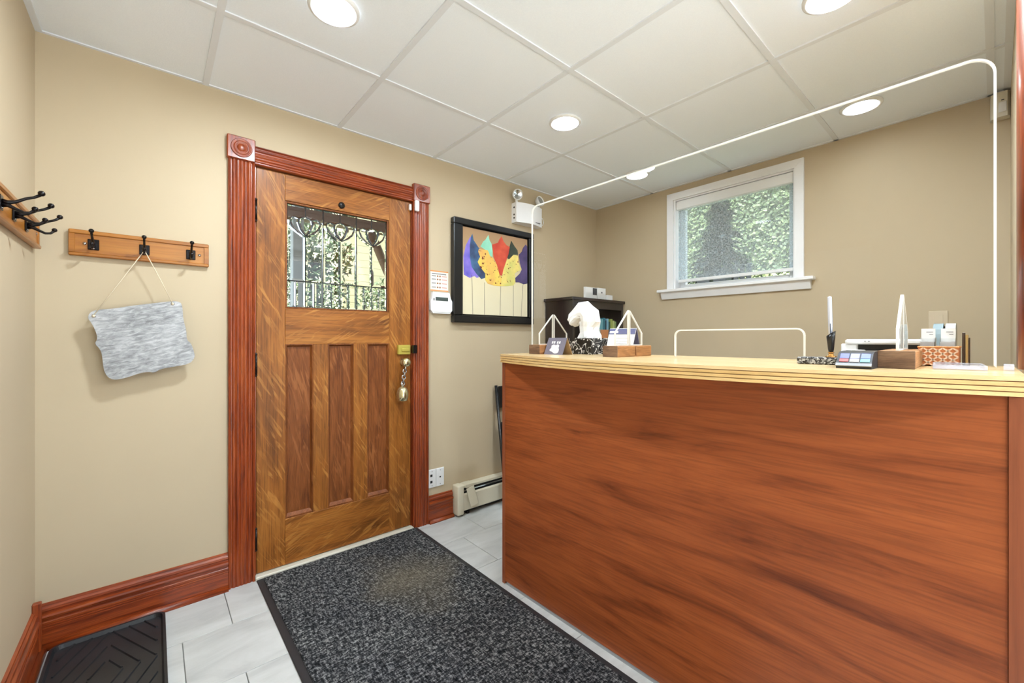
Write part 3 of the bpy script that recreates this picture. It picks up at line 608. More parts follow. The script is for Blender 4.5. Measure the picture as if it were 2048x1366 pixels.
for a, b in ((0, 1),):
    vs = [(p[0], p[1], 0) for p in o_] + [(p[0] * .98 + i_[k][0] * .02, p[1] * .98 + i_[k][1] * .02, .022) for k, p in enumerate(o_)] + [(p[0] * .4 + i_[k][0] * .6, p[1] * .4 + i_[k][1] * .6, .022) for k, p in enumerate(o_)] + [(p[0], p[1], .006) for p in i_]
    rim.add(vs, [(q * n + k, q * n + (k + 1) % n, (q + 1) * n + (k + 1) % n, (q + 1) * n + k) for q in range(3) for k in range(n)], 0, False)
rim.build('rim', M['rubber'], s)
def ridge(p, q):
    v = Vector(q) - Vector(p); L = v.length
    if L < .02: return
    a = math.atan2(v.y, v.x); mb = MB().prism([(-.004, 0), (-.0015, .005), (.0015, .005), (.004, 0)], 'X', 0, L).xf(Matrix.Translation((p[0], p[1], .0078)) @ Matrix.Rotation(a, 4, 'Z')); mb.build('ridge', M['rubber'], s)
def clipline(cx_, cy_, dx, dy, xa, xb, ya, yb):
    t0, t1 = -9, 9
    for p, d_, lo, hi in ((cx_, dx, xa, xb), (cy_, dy, ya, yb)):
        a, b = sorted(((lo - p) / d_, (hi - p) / d_)); t0 = max(t0, a); t1 = min(t1, b)
    return ((cx_ + dx * t0, cy_ + dy * t0), (cx_ + dx * t1, cy_ + dy * t1)) if t1 - t0 > .02 else None
for r_ in range(3):                      # blocks of slanting ridges, mirrored from block to block
    for c_ in range(2):
        xa = .076 + c_ * .149; xb = xa + .134; yb = -.070 - r_ * .287; ya = yb - .276; sg = 1 if (r_ + c_) % 2 else -1
        for j in range(-4, 9):
            l = clipline((xa if sg > 0 else xb) + sg * j * .048, yb, sg * .43, -.90, xa, xb, ya, yb)
            if l: ridge(*l)

# ------------------------------------------------------------------ reception desk
XF = 1.665
s = thing('reception_desk', 'cherry laminate reception desk with plain front panel', 'desk', (1.9, -1.65, 0))
MB().box(XF + .001, XF + .022, -2.450, -.852, .016, 1.094).build('front_panel', M['lam'], s)
MB().box(XF - .003, 2.08, -.852, -.834, .002, 1.094, .001).build('end_panel', M['lamz'], s, label='darker upright end panel edge')
MB().box(XF - .004, 1.92, -2.475, -2.4505, .002, 1.094, .001).box(XF - .004, XF + .02, -2.78, -2.4755, .002, 1.094, .001).build('pilaster', M['lamz'], s)
MB().box(XF + .02, 2.08, -2.44, -2.42, 0, 1.094).build('support_panel', M['lamz'], s)
MB().box(XF + .003, XF + .03, -2.45, -.862, 0, .0155).build('foot_strip', plain('grey_metal_strip', (150, 152, 156), .4), s)
DESK = [s]
# countertop with bowed front and banded edge
def plan(inset):
    yl, yr = -.820 - inset, -2.476 + inset * 0
    fr = []
    for i in range(41):
        u = i / 40; y = yl + (yr - yl) * u; t_ = (y + 1.648) / .83
        fr.append((1.662 - .135 * max(0, 1 - t_ * t_) + inset, y))
    return fr + [(2.12, yr), (2.12, yl)]
s = thing('countertop', 'pale maple countertop with bowed front and grooved banded edge', 'countertop', (1.9, -1.65, 1.096))
ZT = 1.136; z = 1.0945; bands = ((.0085, 0), (.0022, .004), (.0085, 0), (.0022, .004), (.0085, 0), (.0022, .004), (.0094, 0))
for i, (h, ins) in enumerate(bands):
    nm = 'groove' if ins else ('top_surface' if i == len(bands) - 1 else 'edge_band')
    MB().prism(plan(ins), 'Z', z, z + h).build(nm, M['plyd'] if ins else (M['maple'] if nm == 'top_surface' else M['ply']), s); z += h
ZT = z; DESK.append(s)
# staff worktop behind the counter (carries the printer)
s = thing('staff_worktop', 'low staff worktop behind the reception counter', 'worktop', (2.5, -1.65, 0))
MB().box(2.13, 2.90, -2.46, -1.10, .70, .74, .003).build('top', M['maple'], s)
for y in (-2.44, -1.12): MB().box(2.16, 2.86, y - .012, y + .012, 0, .70).build('leg_panel', M['lamz'], s)

# ------------------------------------------------------------------ sneeze guard
XS = 1.908
y0, y1, zs, zt = -2.440, -.795, ZT + .005, 1.928
cut0, cut1, cz = -2.036, -1.609, 1.243
poly = [(y1, zs)] + arc(y1 - .04, zt - .04, .04, 0, 90) + arc(y0 + .05, zt - .05, .05, 90, 180) + [(y0, zs), (cut0, zs)] + arc(cut0 + .02, cz - .02, .02, 180, 90, 5) + arc(cut1 - .02, cz - .02, .02, 90, 0, 5) + [(cut1, zs)]
poly = poly[::-1]
def ring(poly, wd):
    n = len(poly); inn = []; ar = sum(poly[i][0] * poly[(i + 1) % n][1] - poly[(i + 1) % n][0] * poly[i][1] for i in range(n)); sg = 1 if ar > 0 else -1
    for i in range(n):
        p0, p1, p2 = Vector(poly[i - 1]), Vector(poly[i]), Vector(poly[(i + 1) % n]); e1 = (p1 - p0).normalized(); e2 = (p2 - p1).normalized()
        n1 = Vector((-e1.y, e1.x)) * sg; n2 = Vector((-e2.y, e2.x)) * sg; b_ = n1 + n2; inn.append(p1 + b_ / max(.5, b_.dot(n1)) * wd)
    return inn
def rim_strip(poly, axis, a0, a1, wd, keep=None):
    inn = ring(poly, wd); n = len(poly); mb = MB()
    for i in range(n):
        if keep and not keep(poly[i], poly[(i + 1) % n]): continue
        j = (i + 1) % n; mb.prism([tuple(poly[i]), tuple(poly[j]), tuple(inn[j]), tuple(inn[i])], axis, a0, a1)
    return mb
g = MB().prism([tuple(p) for p in ring(poly, .002)], 'X', XS - .0035, XS + .0035).build('sneeze_guard', M['acrylic'], off=(XS, -1.62, zs))
rim_strip(poly, 'X', XS - .0038, XS + .0038, .0048, lambda p, q: not (abs(p[1] - zs) < 1e-6 and abs(q[1] - zs) < 1e-6)).build('edge_glow_strip', M['acredge'], g, off=(XS, -1.62, zs)); DESK.append(g)
tag(g, 'tall clear acrylic sneeze guard sheet with pass-through slot standing on the counter', 'sneeze guard')
def stand():
    s = thing('guard_stand', '', 'stand', (XS, 0, ZT))
    def P(nm, mb, mats, lab=None): mb.build(nm, mats, s, off=(XS, 0, ZT), label=lab)
    e0, e1, hw = 1.768, 2.035, .036
    b = MB(); b.box(e0 + .002, XS - .0042, -hw, hw, ZT, ZT + .046, .003, mi=1).box(XS + .0042, e1, -hw, hw, ZT, ZT + .046, .003, mi=1).box(e0 + .01, e1 - .01, -hw + .002, hw - .002, ZT, ZT + .004, mi=1)
    P('wood_block', b, [M['blockend'], M['blockside']])
    P('end_grain', MB().box(e0, e0 + .003, -hw, hw, ZT, ZT + .046, .001), M['blockend'], 'dark weathered end-grain face')
    zb_ = ZT + .046; ap = 1.336; sh = 1.238
    for nm, pl in (('front_fin', [(1.803, zb_), (XS - .0042, zb_), (XS - .0042, ap), (XS - .012, ap - .006), (1.803, sh)]), ('back_fin', [(XS + .0042, zb_), (2.013, zb_), (2.013, sh), (XS + .012, ap - .006), (XS + .0042, ap)])):
        fin = MB().prism([tuple(p) for p in ring(pl, .002)], 'Y', -.003, .003).build(nm, M['acrylic'], s, off=(XS, 0, ZT))
        rim_strip(pl, 'Y', -.0033, .0033, .0042).build('edge_glow_strip', M['acredge'], fin, off=(XS, 0, ZT))
    return s
st0 = stand()
for i, (y, lab) in enumerate(((-.952, 'wooden block with pointed clear fin behind the grey tent card'), (-1.395, 'wooden block with pointed clear fin beside the tissue box and calendar'), (-2.268, 'dark wooden block with clear fin right of the payment terminal'))):
    o = st0 if i == 0 else copy_tree(st0); o.location = (XS, y, ZT); tag(o, lab, 'stand', 'stands holding the sneeze guard'); DESK.append(o)

# the counter stands a touch askew in the room
PV = Vector((1.665, -.84, 0)); TH = R(1.2); RZ = Matrix.Rotation(TH, 4, 'Z')
for o in DESK:
    o.location = PV + RZ @ (Vector(o.location) - PV); o.rotation_euler[2] += TH

# ------------------------------------------------------------------ things on the counter
greycard = plain('grey_violet_card', (112, 108, 122), .6)
s = thing('tent_card', 'small grey tent card with white emblem left of the tissue box', 'card', (1.815, -1.055, ZT)); s.rotation_euler = (0, 0, R(-4))
MB().prism([(-.022, 0), (-.020, 0), (.012, .080), (.010, .080)], 'Y', -.066, .062).build('front_leaf', greycard, s, off=(0, 0, 0))
MB().prism([(.010, .080), (.012, .080), (.046, 0), (.044, 0)], 'Y', -.066, .062).build('back_leaf', plain('kraft_card', (186, 156, 116), .7), s, off=(0, 0, 0))
def slant(mb, dx=-.0226): return mb.xf(Matrix.Translation((dx, 0, 0)) @ Matrix.Rotation(math.atan2(.032, .080), 4, 'Y'))
blob = smooth([(.028, .018), (.030, .026), (.020, .034), (.026, .046), (.008, .052), (-.006, .046), (-.016, .054), (-.030, .046), (-.026, .036), (-.034, .026), (-.034, .012), (-.024, .006), (-.004, .006), (.006, .014)], 2)
slant(MB().prism(blob, 'X', -.0006, .0004)).build('emblem', M['paper'], s, off=(0, 0, 0))
for yy_ in (.024, .010, -.012, -.026): slant(MB().box(-.0006, .0004, yy_ - .004, yy_ + .004, .056, .068)).build('emblem_mark', M['paper'], s, off=(0, 0, 0))
# tissue box
s = thing('tissue_box', 'black and white swirl tissue box with a white tissue sticking out', 'tissue box', (1.985, -1.112, ZT)); s.rotation_euler = (0, 0, R(-4))
vs = [(-.050, -.062, 0), (.050, -.062, 0), (.050, .062, 0), (-.050, .062, 0), (-.060, -.078, .078), (.060, -.078, .078), (.060, .078, .078), (-.060, .078, .078)]
MB().add(vs, [(3, 2, 1, 0), (4, 5, 6, 7), (0, 1, 5, 4), (1, 2, 6, 5), (2, 3, 7, 6), (3, 0, 4, 7)]).build('box', M['swirl'], s, off=(0, 0, 0))
path = [(0, -.010, .070, .060), (0, -.010, .085, .058), (0, -.006, .110, .048), (0, -.006, .135, .050), (0, -.010, .160, .058), (0, -.008, .185, .060), (0, .014, .205, .052), (0, .048, .204, .044), (0, .078, .190, .036), (0, .102, .172, .034), (0, .118, .158, .026)]
tm = MB(); vs = []; n = 22
for i, (px, py, pz, r) in enumerate(path):
    p = Vector((px, py, pz)); q0 = Vector(path[max(0, i - 1)][:3]); q1 = Vector(path[min(len(path) - 1, i + 1)][:3]); t_ = (q1 - q0).normalized(); u = Vector((1, 0, 0)); w_ = t_.cross(u)
    for k in range(n):
        a = 2 * math.pi * k / n; m_ = 1 + .20 * math.sin(4 * a + i * .35) + .10 * math.sin(7 * a - i * .6) + random.uniform(-.08, .08)
        vs.append(p + (u * math.cos(a) * .62 + w_ * math.sin(a)) * r * m_)
tm.add(vs, [(i * n + k, i * n + (k + 1) % n, (i + 1) * n + (k + 1) % n, (i + 1) * n + k) for i in range(len(path) - 1) for k in range(n)] + [list(range((len(path) - 1) * n, len(path) * n))], 0, False)
tm.build('tissue', M['tissue'], s, off=(0, 0, 0))
# desk calendar
navy = plain('slate_blue_print', (96, 100, 142), .6)
s = thing('desk_calendar', 'upright white desk calendar with slate blue heading behind the wooden block', 'calendar', (2.055, -1.268, ZT)); s.rotation_euler = (0, 0, R(4))
MB().prism([(-.050, 0), (-.047, 0), (.002, .125), (-.001, .125)], 'Y', -.070, .070).build('page', M['paper'], s, off=(0, 0, 0)); MB().prism([(.002, .125), (.005, .125), (.044, 0), (.041, 0)], 'Y', -.070, .070).build('easel_back', navy, s, off=(0, 0, 0))
def slc(mb): return mb.xf(Matrix.Translation((-.0506, 0, 0)) @ Matrix.Rotation(math.atan2(.049, .125), 4, 'Y'))
slc(MB().box(-.0008, .0004, -.070, .070, .104, .132)).build('heading', navy, s, off=(0, 0, 0)); slc(MB().box(-.0012, -.0006, .02, .066, .110, .120)).build('heading_text', M['paper'], s, off=(0, 0, 0))
slc(MB().box(-.0008, .0004, -.070, .070, .002, .010)).build('footer', navy, s, off=(0, 0, 0))
for i in range(5): slc(MB().box(-.0008, .0002, -.055, .055, .028 + i * .014, .0286 + i * .014)).build('print_line', plain('pale_print', (214, 214, 220), .8), s, off=(0, 0, 0))
# pen stand
s = thing('pen_stand', 'speckled granite pen stand with black holder', 'pen stand', (1.895, -2.10, ZT))
MB().box(1.848, 1.922, -2.178, -2.034, ZT, ZT + .0215, .003).build('granite_base', M['granite'], s)
MB().lathe([(.014, 0), (.014, .003), (.007, .005), (.006, .012), (.009, .015)], (1.890, -2.111, ZT + .0215), 'Z', 16).build('swivel', plain('gold_metal', (206, 150, 84), .25, metal=.9), s)
hv = MB().lathe([(.0055, 0), (.0075, .012), (.010, .040), (.0115, .058)], (1.890, -2.111, ZT + .034), 'Z', 20); vv = []
for p in hv.v: vv.append((p[0], p[1], p[2] + max(0, (p[2] - ZT - .06) / .03) * (-(p[1] + 2.111) / .0115) * .008))
hv.v = vv; hv.build('pen_holder', M['black'], s)
pn = MB().tube([(1.890, -2.111, ZT + .045), (1.890, -2.109, ZT + .13), (1.890, -2.1075, ZT + .200), (1.890, -2.1072, ZT + .203)], [.0045, .0058, .0056, .0048], 16)
p = thing('pen', 'silver white pen standing in the granite pen stand', 'pen', (1.89, -2.11, ZT + .045))
pn.build('barrel', plain('silver_blue', (206, 212, 228), .3, metal=.35), p); MB().box(1.8825, 1.8845, -2.1118, -2.1098, ZT + .085, ZT + .122).build('pen_clip', plain('steel_blue', (96, 108, 134), .3, metal=.6), p)
# payment terminal
s = thing('payment_terminal', 'small black payment terminal with coloured keys beside the wooden block', 'card terminal', (1.77, -2.196, ZT))
sec = [(1.716, 0), (1.712, .010), (1.720, .017), (1.742, .038), (1.760, .043), (1.828, .045), (1.832, .004), (1.828, 0)]
MB().prism([(x, ZT + z_) for x, z_ in sec], 'Y', -2.230, -2.158).build('terminal_body', plain('graphite_plastic', (46, 48, 54), .35), s)
MB().prism([(x + dx, ZT + z_) for x, z_, dx in ((1.710, .008, 0), (1.716, .014, 0), (1.719, .014, 0), (1.713, .006, 0))], 'Y', -2.2305, -2.1575).build('silver_trim', plain('silver_plastic', (150, 152, 158), .3), s)
kc = [((110, 116, 196), (206, 92, 92)), ((150, 150, 204), (226, 226, 230)), ((118, 130, 206), (120, 196, 212))]
sl = math.atan2(.021, .022)
for i in range(3):
    ya = -2.164 - i * .0215
    for j, (f0, f1) in enumerate(((.02, .36), (.42, .98))):
        p0 = Vector((1.7195, 0, ZT + .0168)); dv = Vector((1.7415 - 1.7195, 0, .0210)); a = p0 + dv * f0; b = p0 + dv * f1; nv = Vector((-.69, 0, .72)) * .0012
        vs = [(q.x + nv_.x, y_, q.z + nv_.z) for nv_ in (Vector((0, 0, 0)), nv) for q in (a, b) for y_ in (ya, ya - .0185)]
        MB().add(vs, [(0, 1, 3, 2), (4, 6, 7, 5), (0, 4, 5, 1), (2, 3, 7, 6), (0, 2, 6, 4), (1, 5, 7, 3)]).build('key', plain('key_print_%d_%d' % (i, j), kc[i][1 - j], .4), s)
MB().tube([(1.828, -2.20, ZT + .02), (1.842, -2.20, ZT + .022), (1.856, -2.195, ZT + .014), (1.872, -2.188, ZT + .0035), (1.900, -2.186, ZT + .0035)], .003, 6).build('cable', M['black'], s)
# woven basket with business cards
s = thing('woven_basket', 'small woven cane basket holding business cards', 'basket', (2.05, -2.327, ZT))
cane = plain('cane_strip', (236, 200, 166), .5, noise=.15, nscale=60); caned = plain('cane_ground', (190, 112, 62), .7)
bx0, bx1, by0, by1 = 2.012, 2.108, -2.3675, -2.288
MB().box(bx0, bx0 + .004, by0, by1, ZT, ZT + .053).box(bx1 - .004, bx1, by0, by1, ZT, ZT + .053).box(bx0 + .004, bx1 - .004, by0, by0 + .004, ZT, ZT + .053).box(bx0 + .004, bx1 - .004, by1 - .004, by1, ZT, ZT + .053).box(bx0, bx1, by0, by1, ZT, ZT + .003).build('basket_body', caned, s)
wv = MB()
for r_ in range(6):
    for c_ in range(8):
        cy_ = by0 + .006 + c_ * .0097; cz_ = ZT + .006 + r_ * .0082; a = R(38) if (r_ + c_) % 2 else R(-38)
        wv.add([(v[0] + bx0 - .0008, v[1] + cy_, v[2] + cz_) for v in MB().box(-.0008, .0008, -.0062, .0062, -.0019, .0019).xf(Matrix.Rotation(a, 4, 'X')).v], [(0, 1, 3, 2), (4, 6, 7, 5), (0, 4, 5, 1), (2, 3, 7, 6), (0, 2, 6, 4), (1, 5, 7, 3)])
wo = wv.build('weave', cane, s); wo['kind'] = 'stuff'
MB().box(bx0 - .002, bx0 + .005, by0 - .002, by1 + .002, ZT + .051, ZT + .056, .0015).box(bx1 - .005, bx1 + .002, by0 - .002, by1 + .002, ZT + .051, ZT + .056, .0015).box(bx0, bx1, by0 - .002, by0 + .004, ZT + .051, ZT + .056, .0015).box(bx0, bx1, by1 - .004, by1 + .002, ZT + .051, ZT + .056, .0015).build('rim', plain('cane_rim', (206, 132, 66), .5), s)
for y_, lab in ((-2.3055, 'clear card holder in the basket on the side of the wooden block'), (-2.3455, 'clear card holder in the basket on the side of the dark folder')):
    s = thing('card_holder', lab, 'card holder', (2.05, y_, ZT + .003)); s['group'] = 'card holders in the cane basket'
    MB().box(2.024, 2.060, y_ - .0165, y_ + .0165, ZT + .004, ZT + .0035 + .002).box(2.024, 2.026, y_ - .0165, y_ + .0165, ZT + .005, ZT + .078).box(2.058, 2.060, y_ - .0165, y_ + .0165, ZT + .005, ZT + .098).box(2.026, 2.058, y_ - .0165, y_ - .015, ZT + .005, ZT + .08).box(2.026, 2.058, y_ + .015, y_ + .0165, ZT + .005, ZT + .08).build('clear_case', M['acrylic'], s)
    MB().box(2.028, 2.050, y_ - .0145, y_ + .0145, ZT + .006, ZT + .068).build('card_stack', M['paper'], s)
    cdp = MB().box(2.054, 2.0555, y_ - .0145, y_ + .0145, ZT + .006, ZT + .106).build('display_card', M['paper'], s)
    MB().box(2.0535, 2.0540, y_ - .010, y_ + .004, ZT + .095, ZT + .097).box(2.0535, 2.0540, y_ - .010, y_ - .002, ZT + .088, ZT + .0893).build('card_text', M['ink'], cdp, off=wloc(s))
# dark upright folder behind the basket
s = thing('document_holder', 'slim dark brown upright document holder against the end of the counter', 'holder', (2.105, -2.38, ZT))
MB().box(2.085, 2.118, -2.3765, -2.371, ZT, ZT + .094, .001).box(2.085, 2.118, -2.386, -2.3835, ZT, ZT + .080, .001).box(2.085, 2.118, -2.3835, -2.3765, ZT, ZT + .004).build('holder', plain('dark_walnut', (64, 42, 26), .4), s)
MB().box(2.088, 2.116, -2.3825, -2.3775, ZT + .004, ZT + .088).build('gilt_edge', plain('gilt', (196, 160, 96), .4), s)
# clear tray lying flat
s = thing('acrylic_sign_holder', 'clear acrylic sign holder lying flat at the right end of the counter', 'sign holder', (1.92, -2.37, ZT)); s.rotation_euler = (0, 0, R(4))
frost = clear('pale_acrylic', (.93, .93, .97), 1.45, haze=.25, hazecol=(.86, .86, .92))
MB().box(-.072, .085, -.046, .046, 0, .003, .001).build('base_plate', frost, s, off=(0, 0, 0))
MB().box(-.072, -.066, -.046, .046, .003, .012, .001).box(.079, .085, -.046, .046, .003, .012, .001).box(-.066, .079, -.046, -.041, .003, .012, .001).box(-.066, .079, .041, .046, .003, .012, .001).build('raised_edge', frost, s, off=(0, 0, 0))
# small clear clip at the end
s = thing('acrylic_clip', 'tiny clear clip at the bottom right corner of the sneeze guard', 'clip', (1.905, -2.455, ZT))
MB().box(1.895, 1.921, -2.462, -2.4455, ZT, ZT + .004).box(1.895, 1.901, -2.462, -2.4455, ZT + .004, ZT + .016, .001).box(1.915, 1.921, -2.462, -2.4455, ZT + .004, ZT + .016, .001).build('clip_body', frost, s)
# printer and tape dispenser
s = thing('printer', 'white office printer with black paper slot behind the counter', 'printer', (2.66, -2.17, .74))
MB().box(2.47, 2.86, -2.265, -2.02, .74, 1.13, .01).build('lower_body', M['white'], s); MB().box(2.50, 2.86, -2.265, -2.02, 1.13, 1.190).build('output_bay', M['dark'], s); MB().box(2.47, 2.86, -2.265, -2.035, 1.190, 1.210, .006).build('scanner_lid', M['white'], s)
MB().box(2.48, 2.86, -2.072, -2.02, 1.13, 1.192, .004).build('side_tower', M['white'], s); MB().box(2.42, 2.50, -2.10, -2.03, 1.10, 1.168, .006).build('front_tray', M['white'], s)
for q in range(2): MB().sphere((2.469, -2.098 - q * .012, 1.203), .0025, 8).build('button', M['ink'], s)
s = thing('tape_dispenser', 'grey tape dispenser with black loop behind the business cards', 'tape dispenser', (2.60, -2.30, .74))
MB().box(2.53, 2.68, -2.345, -2.275, .74, 1.165, .008).build('stand_column', plain('blue_grey_plastic', (150, 164, 172), .4), s)
td = smooth([(2.54, 1.165), (2.66, 1.165), (2.665, 1.225), (2.645, 1.262), (2.60, 1.272), (2.56, 1.256), (2.545, 1.22)], 1)
MB().prism(td, 'Y', -2.338, -2.312).build('dispenser_body', plain('pale_grey_plastic', (186, 190, 190), .4), s); MB().prism(td, 'Y', -2.306, -2.280).build('dispenser_body', plain('teal_grey_plastic', (140, 160, 168), .4), s)
MB().lathe([(.010, 0), (.040, 0), (.040, .004), (.010, .004)], (2.606, -2.307, 1.220), 'Y', 24, sgn=-1).build('tape_roll', M['black'], s)
# motion detector and outlet
s = thing('motion_detector', 'white motion detector high in the right corner near the ceiling', 'motion detector', (3.44, -2.455, 2.28))
dt = [(XR, -2.415), (3.445, -2.418), (3.425, -2.44), (3.425, -2.470), (3.44, -2.4785), (XR, -2.4785)]
MB().prism(dt, 'Z', 2.275, 2.395).build('detector_body', plain('ivory_plastic', (222, 216, 200), .4), s)
MB().box(3.420, 3.4255, -2.468, -2.442, 2.295, 2.345, .002).build('lens_window', M['white'], s); MB().box(3.4245, 3.426, -2.46, -2.45, 2.352, 2.356).build('indicator', M['dark'], s)
s = thing('wall_outlet', 'beige cover plate on the right wall above the business cards', 'wall plate', (XR, -2.24, 1.30))
MB().box(XR - .005, XR, -2.272, -2.200, 1.240, 1.358, .002).build('cover_plate', plain('beige_plate', (214, 198, 172), .4), s); MB().box(XR - .0065, XR - .005, -2.254, -2.218, 1.262, 1.336, .001).build('insert', plain('beige_plate_b', (214, 198, 172), .4), s)

# right hand post of the partition
t2 = struct('trim_2', 'rounded red mahogany post at the end of the partition by the counter')
pp = arc(2.00, YF - .06, .07, 180, 90, 8) + [(2.135, YF + .010), (2.139, YF + .004), (2.139, YF - .13)] + arc(2.00, YF - .06, .07, 270, 180, 8)[:-1]
MB().prism([(x + .005, y_) for x, y_ in pp], 'Z', ZT + .001, H - .001, sm=True).build('post', M['cher'], t2)

# ------------------------------------------------------------------ bookcase in the corner
s = thing('bookcase', 'black wooden bookcase in the corner behind the counter', 'bookcase', (3.12, -.17, 0))
kx0, kx1, ky0, ky1 = 2.800, 3.465, -.305, -.01
MB().box(kx0 - .018, kx1 + .010, ky0 - .015, ky1 + .005, 1.512, 1.535, .003).build('top', M['ebony'], s)
for x in (kx0, kx1 - .022): MB().box(x, x + .022, ky0, ky1, 0, 1.512, .001).build('side', M['ebony'], s)
MB().box(kx0 + .022, kx1 - .022, ky1 - .012, ky1, .02, 1.512).build('back', M['ebony'], s)
MB().box(kx0 + .022, kx1 - .022, ky0 + .002, ky0 + .02, 1.455, 1.512).build('top_rail', M['ebony'], s)
for z_ in (.08, .46, .82, 1.14): MB().box(kx0 + .022, kx1 - .022, ky0 + .006, ky1 - .012, z_ - .022, z_).build('shelf', M['ebony'], s)
MB().box(kx0 + .022, kx1 - .022, ky0 + .01, ky0 + .025, 0, .058).build('kick_board', M['ebony'], s)
bk = [(3.20, .018, .235, (110, 170, 180), 'teal'), (3.222, .030, .245, (40, 110, 130), 'deep teal'), (3.256, .012, .225, (30, 44, 66), 'navy'), (3.272, .026, .240, (120, 170, 196), 'pale blue'), (3.302, .020, .215, (52, 84, 70), 'dark green'), (3.326, .028, .238, (150, 164, 84), 'olive green'), (3.358, .024, .225, (176, 186, 120), 'yellow green'), (3.386, .022, .218, (120, 140, 90), 'moss green')]
for x, w_, h, c_, nm in bk:
    b = MB().box(x, x + w_, ky0 + .03, ky0 + .20, 1.141, 1.14 + h, .002).build('book', plain('book_' + nm.replace(' ', '_'), c_, .5), None, off=(x, ky0 + .03, 1.14)); tag(b, nm + ' upright book on the top shelf of the black bookcase', 'book', 'books on the bookcase shelf')
for x, w_, h, c_, nm in ((3.10, .022, .150, (226, 226, 214), 'white'), (3.126, .022, .146, (222, 214, 160), 'cream'), (3.152, .016, .150, (196, 206, 200), 'pale grey')):
    b = MB().box(x, x + w_, ky0 + .02, ky0 + .17, 1.141, 1.14 + h, .002).build('booklet', plain('booklet_' + nm.replace(' ', '_'), c_, .6), None, off=(x, ky0 + .02, 1.14)); tag(b, 'short ' + nm + ' booklet on the bookcase shelf beside the folders', 'booklet', 'booklets on the bookcase shelf')
b = MB().prism([(3.185, 1.170), (3.215, 1.141), (3.245, 1.150), (3.262, 1.285), (3.165, 1.285)], 'Y', ky0 + .004, ky0 + .018).build('folded_card', plain('terracotta_card', (206, 138, 92), .7), None, off=(3.21, ky0 + .01, 1.141)); tag(b, 'terracotta folded card leaning against the teal books', 'card')
b = MB().box(2.99, 3.085, ky0 + .01, ky0 + .016, 1.141, 1.290).build('leaflet', plain('grey_leaflet', (198, 204, 206), .6), None, off=(3.03, ky0 + .013, 1.14)); tag(b, 'pale grey printed leaflet on the bookcase shelf right of the tissue', 'leaflet')
for i in range(4): MB().box(3.03, 3.07, ky0 + .0092, ky0 + .01, 1.16 + i * .03, 1.168 + i * .03).build('print_block', M['ink'], b, off=(3.03, ky0 + .013, 1.14))
def topholder(x, w_, h, label, dark=False):
    y_ = ky0 + .075
    s = thing('brochure_holder', label, 'card holder', (x, y_, 1.535)); s['group'] = 'card holders on top of the bookcase'
    MB().box(x - w_ / 2, x + w_ / 2, y_ - .020, y_ - .018, 1.536, 1.536 + h * .55).box(x - w_ / 2, x + w_ / 2, y_ + .018, y_ + .020, 1.536, 1.536 + h * .8).box(x - w_ / 2, x + w_ / 2, y_ - .018, y_ + .018, 1.5355, 1.538).build('clear_case', M['acrylic'], s)
    MB().box(x - w_ / 2 + .003, x + w_ / 2 - .003, y_ - .012, y_ + .008, 1.539, 1.536 + h).build('card_stack', M['paper'], s)
    if dark: MB().box(x + w_ * .12, x + w_ / 2 - .004, y_ - .0125, y_ - .0121, 1.575, 1.532 + h).build('dark_print', plain('charcoal_print', (70, 72, 78), .6), s)
    else: MB().box(x - .010, x + .010, y_ - .0125, y_ - .0121, 1.595, 1.608).build('small_mark', M['ink'], s)
topholder(3.105, .155, .100, 'clear card holder with white and charcoal cards on the bookcase', True); topholder(3.245, .115, .104, 'clear card holder with plain white cards on the bookcase')
b = MB().box(3.31, 3.38, ky0 + .05, ky0 + .085, 1.5355, 1.585).build('note_block', M['paper'], None, off=(3.345, ky0 + .07, 1.5355)); tag(b, 'low white note block at the right of the cards on the bookcase', 'note pad')
b = MB().box(2.93, 3.04, ky1 - .17, ky1 - .07, 1.5355, 1.548, .001).build('paper_stack', plain('cream_paper', (232, 222, 204), .8), None, off=(2.98, ky1 - .12, 1.5355)); tag(b, 'thin stack of cream papers on top of the bookcase', 'papers')

# folded chair behind the counter, against the back wall
s = thing('folding_chair', 'black folded metal chair leaning on the wall at the end of the counter', 'chair', (2.47, -.10, 0))
for x in (2.262, 2.69):
    MB().tube([(x, -.145, .012), (x, -.125, .20), (x, -.030, .865)], .0115, 10).build('leg', M['black'], s); MB().tube([(x + (.022 if x < 2.5 else -.022), -.115, .012), (x + (.022 if x < 2.5 else -.022), -.075, .60)], .010, 10).build('leg', M['black'], s)
    MB().lathe([(.013, 0), (.013, .012)], (x, -.145, 0), 'Z', 12).build('foot_cap', M['ink'], s); MB().lathe([(.012, 0), (.012, .012)], (x + (.022 if x < 2.5 else -.022), -.115, 0), 'Z', 12).build('foot_cap', M['ink'], s)
MB().box(2.285, 2.665, -.125, -.105, .30, .62, .006).build('seat', M['black'], s, label='black folded seat pan'); MB().box(2.27, 2.68, -.052, -.036, .70, .86, .006).build('backrest', M['black'], s)

